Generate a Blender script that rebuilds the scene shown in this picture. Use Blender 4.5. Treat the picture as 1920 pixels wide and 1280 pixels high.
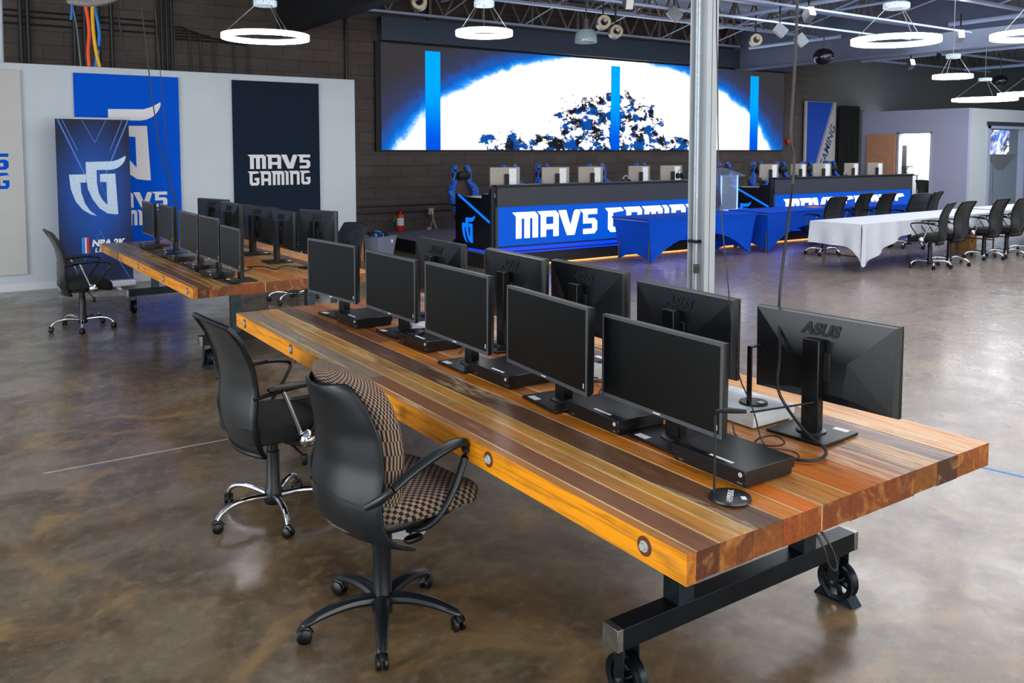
import bpy, bmesh, math, random
from mathutils import Vector, Matrix
random.seed(7)
PI = math.pi
sc = bpy.context.scene
COL = sc.collection
for o in list(bpy.data.objects): bpy.data.objects.remove(o)

# ---------------------------------------------------------------- camera
cam = bpy.data.cameras.new('camera'); camo = bpy.data.objects.new('camera', cam); COL.objects.link(camo)
YAW, PIT = math.radians(34.1), math.radians(3.98)
fw = Vector((math.sin(YAW)*math.cos(PIT), math.cos(YAW)*math.cos(PIT), -math.sin(PIT)))
rt = Vector((math.cos(YAW), -math.sin(YAW), 0)); upv = rt.cross(fw)
R = Matrix((rt, upv, -fw)).transposed().to_4x4()
camo.matrix_world = Matrix.Translation((0, 0, 1.85)) @ R
cam.sensor_width = 36; cam.lens = 1598/1920*36; cam.shift_y = -(640-393)/1920
cam.clip_start = .05; cam.clip_end = 200
sc.camera = camo
# ---------------------------------------------------------------- world, exposure
w = bpy.data.worlds.new('world'); sc.world = w; w.use_nodes = True
w.node_tree.nodes['Background'].inputs[0].default_value = (.80, .90, 1.0, 1)
w.node_tree.nodes['Background'].inputs[1].default_value = .60
vs = sc.view_settings
vs.view_transform = 'Standard'; vs.look = 'None'; vs.gamma = 1; vs.exposure = .80; vs.use_curve_mapping = False
def area(name, loc, rot, sx, sy, power, col):
    l = bpy.data.lights.new(name, 'AREA'); l.shape = 'RECTANGLE'; l.size = sx; l.size_y = sy; l.energy = power; l.color = col
    o = bpy.data.objects.new(name, l); COL.objects.link(o); o.location = loc; o.rotation_euler = rot; return o
# daylight through the shop windows behind and to the left of the camera
area('window_daylight_rear', (3, -5.2, 2.2), (math.radians(80), 0, 0), 14, 3.2, 400, (1.0, .96, .90))
area('window_daylight_left', (-7.6, 3.5, 2.0), (0, math.radians(-80), 0), 3.0, 9, 400, (.92, .96, 1.0))
# added fill panels under the roof, not fixtures of the hall
area('ceiling_fill', (7, 4.0, 4.3), (0, 0, 0), 9, 9, 260, (.96, .97, 1.0))
area('ceiling_fill_far', (19, 7.0, 4.3), (0, 0, 0), 14, 7, 420, (.90, .94, 1.0))

# ---------------------------------------------------------------- material helpers
def srgb(h):
    h = h.lstrip('#'); v = [int(h[i:i+2], 16)/255 for i in (0, 2, 4)]
    return tuple(x/12.92 if x <= .04045 else ((x+.055)/1.055)**2.4 for x in v)
def mat(name, col, rough=.5, metal=0., var=.12, scale=30., bump=0., coat=0., emit=None, es=1., trans=0., alpha=1., spec=None):
    m = bpy.data.materials.new(name); m.use_nodes = True; nt = m.node_tree; b = nt.nodes['Principled BSDF']
    c = srgb(col) if isinstance(col, str) else col
    tc = nt.nodes.new('ShaderNodeTexCoord'); n = nt.nodes.new('ShaderNodeTexNoise'); n.inputs['Scale'].default_value = scale; n.inputs['Detail'].default_value = 4
    nt.links.new(tc.outputs['Object'], n.inputs['Vector'])
    r = nt.nodes.new('ShaderNodeValToRGB'); r.color_ramp.elements[0].position = .3; r.color_ramp.elements[1].position = .7
    r.color_ramp.elements[0].color = (*[x*(1-var) for x in c], 1); r.color_ramp.elements[1].color = (*[min(1, x*(1+var)) for x in c], 1)
    nt.links.new(n.outputs['Fac'], r.inputs[0]); nt.links.new(r.outputs[0], b.inputs['Base Color'])
    b.inputs['Roughness'].default_value = rough; b.inputs['Metallic'].default_value = metal
    if coat: b.inputs['Coat Weight'].default_value = coat; b.inputs['Coat Roughness'].default_value = .1
    if bump:
        bp = nt.nodes.new('ShaderNodeBump'); bp.inputs['Strength'].default_value = bump; bp.inputs['Distance'].default_value = .002
        nt.links.new(n.outputs['Fac'], bp.inputs['Height']); nt.links.new(bp.outputs[0], b.inputs['Normal'])
    if emit is not None:
        b.inputs['Emission Color'].default_value = (*(srgb(emit) if isinstance(emit, str) else emit), 1); b.inputs['Emission Strength'].default_value = es
    if spec is not None: b.inputs['Specular IOR Level'].default_value = spec
    if trans: b.inputs['Transmission Weight'].default_value = trans; b.inputs['IOR'].default_value = 1.1
    if alpha < 1: b.inputs['Alpha'].default_value = alpha
    return m
class E:   # tiny expression builder for shader maths
    def __init__(s, nt, sock): s.nt, s.s = nt, sock
    def op(s, o, b=None, c=None):
        n = s.nt.nodes.new('ShaderNodeMath'); n.operation = o
        for i, v in enumerate((s, b, c)):
            if v is None: continue
            if isinstance(v, E): s.nt.links.new(v.s, n.inputs[i])
            else: n.inputs[i].default_value = v
        return E(s.nt, n.outputs[0])
    def __add__(s, b): return s.op('ADD', b)
    def __sub__(s, b): return s.op('SUBTRACT', b)
    def __mul__(s, b): return s.op('MULTIPLY', b)
    def __truediv__(s, b): return s.op('DIVIDE', b)
    def gt(s, b): return s.op('GREATER_THAN', b)
    def lt(s, b): return s.op('LESS_THAN', b)
    def abs(s): return s.op('ABSOLUTE')
    def sqrt(s): return s.op('SQRT')
    def max(s, b): return s.op('MAXIMUM', b)
    def min(s, b): return s.op('MINIMUM', b)
    def sstep(s, a, b, t0=0., t1=1.):
        n = s.nt.nodes.new('ShaderNodeMapRange'); n.interpolation_type = 'SMOOTHSTEP'
        s.nt.links.new(s.s, n.inputs[0]); n.inputs[1].default_value = a; n.inputs[2].default_value = b; n.inputs[3].default_value = t0; n.inputs[4].default_value = t1
        return E(s.nt, n.outputs[0])
def mixc(nt, f, a, b, mode='MIX'):
    n = nt.nodes.new('ShaderNodeMix'); n.data_type = 'RGBA'; n.blend_type = mode
    for sock, v in ((n.inputs[0], f), (n.inputs[6], a), (n.inputs[7], b)):
        if isinstance(v, E): nt.links.new(v.s, sock)
        elif isinstance(v, (int, float)): sock.default_value = v
        elif isinstance(v, tuple): sock.default_value = (*v, 1)[:4]
        else: nt.links.new(v, sock)
    return n.outputs[2]
def noise(nt, vec, scale, detail=4, rough=.55, dist=0., sc3=None):
    if sc3:
        mp = nt.nodes.new('ShaderNodeMapping'); mp.inputs['Scale'].default_value = sc3; nt.links.new(vec, mp.inputs[0]); vec = mp.outputs[0]
    n = nt.nodes.new('ShaderNodeTexNoise'); n.inputs['Scale'].default_value = scale; n.inputs['Detail'].default_value = detail
    n.inputs['Roughness'].default_value = rough; n.inputs['Distortion'].default_value = dist
    nt.links.new(vec, n.inputs['Vector']); return E(nt, n.outputs['Fac'])
def newmat(name):
    m = bpy.data.materials.new(name); m.use_nodes = True; nt = m.node_tree
    tc = nt.nodes.new('ShaderNodeTexCoord'); sp = nt.nodes.new('ShaderNodeSeparateXYZ'); nt.links.new(tc.outputs['Object'], sp.inputs[0])
    return m, nt, nt.nodes['Principled BSDF'], tc.outputs['Object'], E(nt, sp.outputs[0]), E(nt, sp.outputs[1]), E(nt, sp.outputs[2])

# ---------------------------------------------------------------- mesh helpers
class MB:
    def __init__(s): s.bm = bmesh.new(); s.uv = None
    def box(s, x0, x1, y0, y1, z0, z1):
        v = [s.bm.verts.new((x, y, z)) for x in (x0, x1) for y in (y0, y1) for z in (z0, z1)]
        for f in ((0, 1, 3, 2), (4, 6, 7, 5), (0, 4, 5, 1), (2, 3, 7, 6), (0, 2, 6, 4), (1, 5, 7, 3)): s.bm.faces.new([v[i] for i in f])
        return s
    def obox(s, c, ax, ay, az):   # oriented box: centre and half-axis vectors
        c, ax, ay, az = map(Vector, (c, ax, ay, az))
        v = [s.bm.verts.new(c+ax*i+ay*j+az*k) for i in (-1, 1) for j in (-1, 1) for k in (-1, 1)]
        for f in ((0, 1, 3, 2), (4, 6, 7, 5), (0, 4, 5, 1), (2, 3, 7, 6), (0, 2, 6, 4), (1, 5, 7, 3)): s.bm.faces.new([v[i] for i in f])
        return s
    def bar(s, a, b, wx, wz=None, up=(0, 0, 1)):
        a, b = Vector(a), Vector(b); d = (b-a); u = Vector(up)
        if abs(d.normalized().dot(u)) > .98: u = Vector((1, 0, 0))
        sx = d.cross(u).normalized()*(wx/2); sz = sx.cross(d).normalized()*((wz or wx)/2)
        return s.obox((a+b)/2, d/2, sx, sz)
    def rings(s, rs, cap=True, closed=False):
        vs = [[s.bm.verts.new(p) for p in r] for r in rs]; n = len(vs[0])
        pairs = list(zip(vs, vs[1:])) + ([(vs[-1], vs[0])] if closed else [])
        for a, b in pairs:
            for i in range(n):
                try: s.bm.faces.new((a[i], a[(i+1) % n], b[(i+1) % n], b[i]))
                except ValueError: pass
        if cap and not closed:
            s.bm.faces.new(list(reversed(vs[0]))); s.bm.faces.new(vs[-1])
        return s
    def cyl(s, a, b, r0, r1=None, n=16):
        return s.tube([a, b], [r0, r0 if r1 is None else r1], n)
    def tube(s, pts, r, n=8, flat=1., smooth=0, closed=False, up=(0, 0, 1)):
        pts = [Vector(p) for p in pts]
        rr = r if isinstance(r, (list, tuple)) else [r]*len(pts)
        for _ in range(smooth):
            np_, nr = [pts[0]], [rr[0]]
            for i in range(len(pts)-1):
                a, b = pts[i], pts[i+1]; np_ += [a*.75+b*.25, a*.25+b*.75]; nr += [rr[i]*.75+rr[i+1]*.25, rr[i]*.25+rr[i+1]*.75]
            pts, rr = np_+[pts[-1]], nr+[rr[-1]]
        rs = []
        for i, p in enumerate(pts):
            d = (pts[(i+1) % len(pts)]-pts[i-1]) if closed else (pts[min(i+1, len(pts)-1)]-pts[max(i-1, 0)])
            d.normalize(); u = Vector(up)
            if abs(d.dot(u)) > .99: u = Vector((1, 0, 0))
            sx = d.cross(u).normalized(); sz = sx.cross(d).normalized()
            rs.append([p+(sx*math.cos(t)+sz*math.sin(t)*flat)*rr[i] for t in [2*PI*k/n for k in range(n)]])
        return s.rings(rs, closed=closed)
    def lathe(s, prof, c=(0, 0, 0), n=24, axis='z', cap=True):
        c = Vector(c); rs = []
        for r, h in prof:
            ring = []
            for k in range(n):
                t = 2*PI*k/n; x, y = r*math.cos(t), r*math.sin(t)
                ring.append(c+(Vector((x, y, h)) if axis == 'z' else Vector((h, x, y)) if axis == 'x' else Vector((x, h, y))))
            rs.append(ring)
        return s.rings(rs, cap=cap)
    def torus(s, c, Rr, prof, n=64, axis='z'):
        # prof: closed list of (dr, dh)
        c = Vector(c); rs = []
        for k in range(n):
            t = 2*PI*k/n; ring = []
            for dr, dh in prof:
                x, y = (Rr+dr)*math.cos(t), (Rr+dr)*math.sin(t)
                ring.append(c+(Vector((x, y, dh)) if axis == 'z' else Vector((dh, x, y)) if axis == 'x' else Vector((x, dh, y))))
            rs.append(ring)
        return s.rings(rs, cap=False, closed=True)
    def prism(s, poly, o, ux, uy, d):
        o, ux, uy, d = map(Vector, (o, ux, uy, d))
        a = [s.bm.verts.new(o+ux*x+uy*y) for x, y in poly]; b = [s.bm.verts.new(o+ux*x+uy*y+d) for x, y in poly]
        n = len(a)
        try:
            s.bm.faces.new(a); s.bm.faces.new(list(reversed(b)))
        except ValueError: pass
        for i in range(n): s.bm.faces.new((a[i], b[i], b[(i+1) % n], a[(i+1) % n]))
        return s
    def sell(s, c, rad, e1=.5, e2=.5, n=28, m=16, rep=(1, 1), fn=None, uvf=None):
        c = Vector(c); uv = s.bm.loops.layers.uv.verify()
        f = lambda x, e: math.copysign(abs(x)**e, x)
        grid = []
        for j in range(m+1):
            la = -PI/2+PI*j/m; row = []
            for i in range(n):
                lo = 2*PI*i/n
                p = Vector((rad[0]*f(math.cos(la), e1)*f(math.cos(lo), e2), rad[1]*f(math.cos(la), e1)*f(math.sin(lo), e2), rad[2]*f(math.sin(la), e1)))
                if fn: p = Vector(fn(p))
                row.append(s.bm.verts.new(c+p))
            grid.append(row)
        for j in range(m):
            for i in range(n):
                k = (i+1) % n
                fc = s.bm.faces.new((grid[j][i], grid[j][k], grid[j+1][k], grid[j+1][i]))
                for l, (u, v) in zip(fc.loops, ((i, j), (i+1, j), (i+1, j+1), (i, j+1))): l[uv].uv = uvf(l.vert.co-c) if uvf else (u/n*rep[0], v/m*rep[1])
        return s
    def grid(s, fn, nu, nv, thick=0., rep=(1, 1)):
        uv = s.bm.loops.layers.uv.verify()
        g = [[s.bm.verts.new(fn(i/nu, j/nv)) for i in range(nu+1)] for j in range(nv+1)]; fs = []
        for j in range(nv):
            for i in range(nu):
                fc = s.bm.faces.new((g[j][i], g[j][i+1], g[j+1][i+1], g[j+1][i])); fs.append(fc)
                for l, (u, v) in zip(fc.loops, ((i, j), (i+1, j), (i+1, j+1), (i, j+1))): l[uv].uv = (u/nu*rep[0], v/nv*rep[1])
        if thick: s.bm.normal_update(); bmesh.ops.solidify(s.bm, geom=fs, thickness=thick)
        return s
    def move(s, M): s.bm.transform(M); return s
def obj(name, mb, m, parent=None, loc=None, rot=None, bevel=0., sub=0, seg=2, smooth=True, fixn=True):
    me = bpy.data.meshes.new(name)
    if fixn: bmesh.ops.recalc_face_normals(mb.bm, faces=mb.bm.faces)
    mb.bm.to_mesh(me); mb.bm.free()
    o = bpy.data.objects.new(name, me); COL.objects.link(o)
    for x in (m if isinstance(m, (list, tuple)) else [m]): me.materials.append(x)
    if smooth and len(me.polygons):
        me.polygons.foreach_set('use_smooth', [True]*len(me.polygons)); me.set_sharp_from_angle(angle=math.radians(38))
    if parent: o.parent = parent
    if loc: o.location = loc
    if rot: o.rotation_euler = rot
    if bevel:
        b = o.modifiers.new('bevel', 'BEVEL'); b.width = bevel; b.segments = seg; b.limit_method = 'ANGLE'; b.angle_limit = math.radians(40); b.harden_normals = False
    if sub: b = o.modifiers.new('sub', 'SUBSURF'); b.levels = sub; b.render_levels = sub
    return o
def tag(o, label=None, cat=None, group=None, kind=None):
    if label: o['label'] = label
    if cat: o['category'] = cat
    if group: o['group'] = group
    if kind: o['kind'] = kind
    return o
def thing(name, label, cat, loc=(0, 0, 0), rz=0, group=None):
    o = bpy.data.objects.new(name, None); COL.objects.link(o); o.empty_display_size = .1
    o.location = loc; o.rotation_euler = (0, 0, rz); return tag(o, label, cat, group)
def struct(name, mb, m, **k): return tag(obj(name, mb, m, **k), kind='structure')
KIDS = {}
def copy_tree(o, parent=None):
    c = o.copy(); COL.objects.link(c); c.parent = parent
    if parent: c.matrix_parent_inverse = o.matrix_parent_inverse.copy()
    for ch in [x for x in allkids(o)]: copy_tree(ch, c)
    return c
def allkids(o): return [x for x in list(COL.objects) if x.parent is o]
USED = set()
def put(proto, loc, rz=0, label=None, group=None, scale=None, cat=None):
    if proto.name in USED: o = copy_tree(proto)
    else: o = proto
    USED.add(proto.name)
    o.location = loc; o.rotation_euler = (0, 0, rz)
    if scale: o.scale = (scale,)*3 if isinstance(scale, (int, float)) else scale
    if label: o['label'] = label
    if group: o['group'] = group
    if cat: o['category'] = cat
    return o

# ---------------------------------------------------------------- block lettering
LT = {
 'M': ([[(-.16,1),(0,.84),(0,0),(.24,0),(.24,.76),(.38,.76),(.38,0),(.62,0),(.62,.76),(.76,.76),(.76,0),(1,0),(1,.86),(.86,1)]], 1.14),
 'A': ([[(-.16,1),(0,.84),(0,0),(.24,0),(.24,.28),(.24,.48),(.24,.78),(.6,.78),(.84,.86),(.7,1)], [(.24,.28),(.6,.28),(.6,.48),(.24,.48)], [(.6,0),(.84,0),(.84,.86),(.6,.78)]], 1.0),
 'V': ([[(-.16,1),(.2,1),(.42,.36),(.6,.94),(.68,1),(.8,1),(.9,.9),(.62,0),(.26,0)]], 1.02),
 'S': ([[(-.16,1),(.74,1),(.74,.79),(.26,.79),(.26,.62),(.6,.62),(.74,.5),(.74,.15),(.6,0),(.04,0),(.04,.2),(.5,.2),(.5,.42),(.04,.42),(.04,.84)]], .9),
 'G': ([[(-.16,1),(.68,1),(.82,.86),(.24,.8),(.24,.22),(.34,.2),(.58,.2),(.58,.36),(.42,.36),(.42,.54),(.82,.54),(.82,.15),(.68,0),(.14,0),(0,.14),(0,.84)]], .98),
 'I': ([[(-.16,1),(.1,1),(.24,.86),(.24,0),(0,0),(0,.84)]], .4),
 'N': ([[(-.16,1),(.68,1),(.82,.86),(.82,0),(.58,0),(.58,.76),(.24,.76),(.24,0),(0,0),(0,.84)]], .98),
 'U': ([[(0,1),(.24,1),(.24,.2),(.58,.2),(.58,1),(.82,1),(.82,.14),(.68,0),(.14,0),(0,.14)]], .98),
 ' ': ([], .42)}
def letters(mb, text, o, ux, uy, d, width, height, slant=0):
    tot = sum(LT[c][1] for c in text)-.16; o, ux, uy = Vector(o), Vector(ux), Vector(uy)
    x = .16; s = width/(tot+.16)
    for c in text:
        for poly in LT[c][0]: mb.prism([((x+px)*s+slant*py*height, py*height) for px, py in poly], o, ux, uy, d)
        x += LT[c][1]
    return mb
LOGO = [[(325,425),(530,421),(570,408),(600,393),(632,373),(634,392),(620,425),(600,452),(575,472),(545,486),(510,492),(405,492),(405,600),(415,680),(440,740),(480,788),(478,595),(430,592),(430,527),(548,525),(562,870),(530,868),(480,860),(420,815),(370,740),(335,650),(325,560)],
        [(198,528),(323,528),(323,595),(280,595),(285,680),(310,770),(345,830),(398,878),(350,862),(290,820),(240,750),(208,650)]]
def logo(mb, o, ux, uy, d, h, solid=True):
    for poly in LOGO: mb.prism([((x-198)/505*h, (878-y)/505*h) for x, y in poly], o, ux, uy, d)
    return mb
def text_obj(name, txt, size, m, M, parent=None, ext=.001, bold=.0, spacing=1.):
    cu = bpy.data.curves.new(name, 'FONT'); cu.body = txt; cu.size = size; cu.extrude = ext; cu.offset = bold; cu.space_character = spacing; cu.align_x = 'CENTER'
    t = bpy.data.objects.new('tmp', cu); COL.objects.link(t); dg = bpy.context.evaluated_depsgraph_get(); dg.update()
    me = bpy.data.meshes.new_from_object(t.evaluated_get(dg)); bpy.data.objects.remove(t); me.transform(M); me.name = name
    me.materials.clear(); me.materials.append(m)
    o = bpy.data.objects.new(name, me); COL.objects.link(o); o.parent = parent; return o
def frame(o, ux, uy):
    ux, uy = Vector(ux).normalized(), Vector(uy).normalized(); uz = ux.cross(uy)
    return Matrix.Translation(o) @ Matrix((ux, uy, uz)).transposed().to_4x4()
def sheared(M, k): S = Matrix.Identity(4); S[0][1] = k; return M @ S

# ---------------------------------------------------------------- materials
M_black = mat('black_plastic', '#08090b', .36, var=.1, spec=.35)
M_matte = mat('matte_black', '#08090a', .6)
M_gun = mat('dark_steel', '#2f3b42', .3, .85, var=.35, scale=9)
M_gun2 = mat('blackened_steel', '#1a2026', .32, .8, var=.4, scale=7)
M_raw = mat('raw_steel', '#8a8a84', .3, .9, var=.3, scale=20)
M_zinc = mat('zinc_bolt', '#c3c8c2', .4, .35, var=.1)
M_chrome = mat('chrome', '#d9dde2', .07, 1, var=.03)
M_mesh = mat('mesh_back_fabric', '#1c2124', .42, var=.15, scale=400, bump=.3, coat=.25)
M_seat = mat('black_seat_fabric', '#0d0e10', .9, var=.3, scale=300, bump=.4)
M_rub = mat('dark_rubber', '#1c1e20', .5)
M_cpl = mat('charcoal_plastic', '#14191d', .33, var=.1, scale=60, spec=.42)
M_white = mat('white_paint', '#b9c1c7', .55, var=.03, scale=2)
M_label = mat('white_label', '#e6e8ea', .5)
M_lab2 = mat('printed_white', '#d8d6d8', .7, var=.02)
M_conw = mat('white_console_plastic', '#c4c8cc', .4, var=.04)
M_screen = mat('dark_glass_screen', '#050809', .36, var=.05, spec=.26)
M_bez = mat('grey_bezel', '#4a4e52', .35, var=.08)
M_blue = mat('blue_spandex', '#0048c0', .8, var=.06, scale=6, spec=.15)
M_cloth = mat('white_cloth', '#c9ccd6', .8, var=.04, scale=12, bump=.2)
M_brn = mat('brown_painted_steel', '#4a3833', .4)
M_card = mat('cardboard', '#a9783f', .8, var=.12)
M_cream = mat('cream_plastic', '#b9a98a', .5)
M_red = mat('red_enamel', '#d2200f', .3)
M_ora = mat('orange_jacket', '#f2541b', .5); M_yel = mat('yellow_jacket', '#f0b70e', .5); M_blj = mat('blue_jacket', '#1580d8', .5)
M_cab = mat('black_cable', '#111214', .5)
M_gcab = mat('grey_cable', '#6d7073', .5)
M_ledb = mat('blue_led', '#001070', .4, emit=(.0, .045, 1.), es=.9)
M_ledc = mat('cyan_led', '#002a80', .4, emit=(.0, .16, 1.), es=.75)
M_lit = mat('lit_blue_panel', '#000c30', .5, var=.04, spec=.15, emit=(.0, .115, .80), es=.48)
M_litw = mat('lit_white_letters', '#ffffff', .5, emit=(1, 1, 1), es=1.1)
M_ring = mat('lit_ring_diffuser', '#ffffff', .5, emit=(.93, .96, 1.), es=10)
M_acr = mat('clear_acrylic', '#bcd0e8', .1, var=.02, alpha=.16)
M_hub = mat('frosted_acrylic_hub', '#b8cbd4', .2, var=.35, scale=60, coat=.5)
M_spotl = mat('lit_lamp_face', '#ffffff', .5, emit=(1, .97, .92), es=10)
M_desk = mat('black_desk_laminate', '#050a16', .35, var=.1)
M_dgrey = mat('charcoal_laminate', '#33353c', .5, var=.06)
M_nav = mat('navy_vinyl', '#101f2e', .85, var=.06, scale=3, spec=.2)
M_gblue = mat('blue_leatherette', '#0a55b8', .45)
M_silver = mat('silver_beige_panel', '#a79d92', .3, .3, var=.06)
M_door = mat('door_wood', '#d69c78', .5, var=.1, scale=5)
M_tub = mat('translucent_tub', '#9aa3b8', .35, var=.08, alpha=.5)
M_duct = mat('grey_steel_paint', '#5d6067', .45, .3, var=.1, scale=4)
M_pipe = mat('pale_blue_lit_tone', '#bccdea', .35, .1, var=.05)  # the pale blue carries the light caught on overhead steel
M_dpipe = mat('black_conduit', '#232221', .45, var=.15)
M_beam = mat('navy_grey_girder', '#6a7288', .5, .1, var=.1, scale=3)
M_beamd = mat('dark_girder', '#1d1e21', .6, .1, var=.2, scale=3)
M_joist = mat('brown_grey_joist_steel', '#84766a', .5, .3, var=.25, scale=2)
M_joistb = mat('blue_lit_flange', '#b4c2dc', .35, .3, var=.1, scale=2)  # blue light on the joist bottoms, put into the colour

# floor
Mf, nt, b, P, X, Y, Z = newmat('polished_stained_concrete')
n1 = noise(nt, P, .55, 6, .62, 1.2); n2 = noise(nt, P, 2.3, 7, .65, .6); n3 = noise(nt, P, 14, 5, .6)
c = mixc(nt, n1.sstep(.34, .66), srgb('#6a5234'), srgb('#857a66'))
c = mixc(nt, n2.sstep(.38, .68)*.75, c, srgb('#43331f'))
c = mixc(nt, noise(nt, P, 1.1, 5, .6, 2.).sstep(.52, .68)*.55, c, srgb('#a5824e'))
side = (X*.9-Y*.35).sstep(.5, 6.)            # the slab towards the stage is a greyer pour
c = mixc(nt, side*.60, c, srgb('#8a7c78'))
c = mixc(nt, n3.sstep(.45, .75)*.25, c, srgb('#b3a48e')); c = mixc(nt, noise(nt, P, 7, 8, .75, .5).sstep(.5, .66)*.35, c, srgb('#3c3024')); c = mixc(nt, noise(nt, P, 60, 2).sstep(.72, .76)*.5, c, srgb('#c8c0ae'))
def line(expr, wdt): return expr.abs().lt(wdt)
j1 = line(Y-5.47, .006)*X.gt(4.2); j2 = line(X-6.48, .006)
c = mixc(nt, j1.max(j2)*.8, c, srgb('#3a312b'))
j4 = line(Y-5.465, .011)*X.lt(1.75)*X.gt(.45)
j5 = line(Y-5.44, .005)*X.lt(.5)
c = mixc(nt, j5*.35, c, srgb('#9a9a8c'))
c = mixc(nt, j4*.75, c, srgb('#b4b8aa'))
nt.links.new(c, b.inputs['Base Color'])
rr = n2.sstep(.3, .7, .20, .34)+noise(nt, P, 5, 6, .7).sstep(.4, .8, 0, .12)
nt.links.new(rr.s, b.inputs['Roughness']); b.inputs['Coat Weight'].default_value = .28; b.inputs['Coat Roughness'].default_value = .14
bp = nt.nodes.new('ShaderNodeBump'); bp.inputs['Strength'].default_value = .05; bp.inputs['Distance'].default_value = .01
nt.links.new(n1.s, bp.inputs['Height']); nt.links.new(bp.outputs[0], b.inputs['Normal'])

# dark painted block wall
Mw, nt, b, P, X, Y, Z = newmat('dark_painted_block')
mp = nt.nodes.new('ShaderNodeMapping'); mp.inputs['Rotation'].default_value = (PI/2, 0, 0); nt.links.new(P, mp.inputs[0])
br = nt.nodes.new('ShaderNodeTexBrick'); br.inputs['Scale'].default_value = 1; br.inputs['Brick Width'].default_value = .6; br.inputs['Row Height'].default_value = .22; br.inputs['Mortar Size'].default_value = .008
br.inputs['Color1'].default_value = (*srgb('#4c4038'), 1); br.inputs['Color2'].default_value = (*srgb('#423832'), 1); br.inputs['Mortar'].default_value = (*srgb('#2a2421'), 1)
nt.links.new(mp.outputs[0], br.inputs['Vector'])
c = mixc(nt, noise(nt, P, 1.2, 6, .7, sc3=(1, 1, 4)).sstep(.4, .75)*.5, br.outputs[0], srgb('#5e564e')); c = mixc(nt, X.sstep(19.5, 22.5)*.6, c, srgb('#6a706e'))
nt.links.new(c, b.inputs['Base Color']); b.inputs['Roughness'].default_value = .6
bp = nt.nodes.new('ShaderNodeBump'); bp.inputs['Strength'].default_value = .4; bp.inputs['Distance'].default_value = .01
nt.links.new(br.outputs[1], bp.inputs['Height']); bp.invert = True; nt.links.new(bp.outputs[0], b.inputs['Normal'])

# roof deck: corrugated
Md, nt, b, P, X, Y, Z = newmat('corrugated_roof_deck')
wv = nt.nodes.new('ShaderNodeTexWave'); wv.inputs['Scale'].default_value = 3.2; wv.bands_direction = 'X'; nt.links.new(P, wv.inputs[0])
c = mixc(nt, E(nt, wv.outputs[1]).sstep(.3, .7), srgb('#78859e'), srgb('#c2d0ec'))
c = mixc(nt, noise(nt, P, .8, 4).sstep(.4, .65)*.6, c, srgb('#555a68'))
nt.links.new(c, b.inputs['Base Color']); b.inputs['Metallic'].default_value = .25; b.inputs['Roughness'].default_value = .38
bp = nt.nodes.new('ShaderNodeBump'); bp.inputs['Distance'].default_value = .04; nt.links.new(wv.outputs[1], bp.inputs['Height']); nt.links.new(bp.outputs[0], b.inputs['Normal'])

# reclaimed timber (base colour per board comes from the board itself)
Mt, nt, b, P, X, Y, Z = newmat('reclaimed_timber')
at = nt.nodes.new('ShaderNodeAttribute'); at.attribute_name = 'board'
g1 = noise(nt, P, 1, 7, .66, 1.0, sc3=(55, 2.2, 55)); g2 = noise(nt, P, 1, 5, .6, 1.5, sc3=(9, 1.1, 9)); g3 = noise(nt, P, 1, 6, .7, .8, sc3=(30, 5, 5))
dk = nt.nodes.new('ShaderNodeMix'); c = mixc(nt, g1.sstep(.42, .68)*.55, at.outputs['Color'], srgb('#3a1e0c'))
c = mixc(nt, g2.sstep(.52, .72)*.4, c, srgb('#c08a44')); c = mixc(nt, noise(nt, P, 1, 4, .6, 1., sc3=(5, 1.4, 5)).sstep(.55, .7)*.5, c, srgb('#4a2c16'))
wm = noise(nt, P, 1, 3, .5, 0, sc3=(6, .9, 3)).sstep(.54, .64)*g3.sstep(.46, .56)
kx = (X-.78)/.1; ky = (Y-.45)/.16
top = Z.gt(-.001)
c = mixc(nt, wm*top*.6, c, srgb('#c9b48c'))
nt.links.new(c, b.inputs['Base Color'])
rg = g1.sstep(.3, .7, .26, .46); nt.links.new(rg.s, b.inputs['Roughness']); b.inputs['Coat Weight'].default_value = .08; b.inputs['Coat Roughness'].default_value = .2; b.inputs['Specular IOR Level'].default_value = .35
bp = nt.nodes.new('ShaderNodeBump'); bp.inputs['Strength'].default_value = .25; bp.inputs['Distance'].default_value = .003; nt.links.new(g1.s, bp.inputs['Height']); nt.links.new(bp.outputs[0], b.inputs['Normal'])

# checked upholstery (two-tone woven diamonds)
Mc, nt, b, P, X, Y, Z = newmat('checked_tan_black_upholstery')
uvn = nt.nodes.new('ShaderNodeTexCoord'); ck = nt.nodes.new('ShaderNodeTexChecker'); ck.inputs['Scale'].default_value = 1
nt.links.new(uvn.outputs['UV'], ck.inputs['Vector'])
tan = mixc(nt, noise(nt, P, 22, 3).sstep(.5, .62)*.5, srgb('#907560'), srgb('#64705e')); tan = mixc(nt, noise(nt, P, 35, 2).sstep(.58, .62)*.4, tan, srgb('#8c5446'))
c = mixc(nt, E(nt, ck.outputs[1]), srgb('#121112'), tan); nt.links.new(c, b.inputs['Base Color']); b.inputs['Roughness'].default_value = .9

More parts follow.
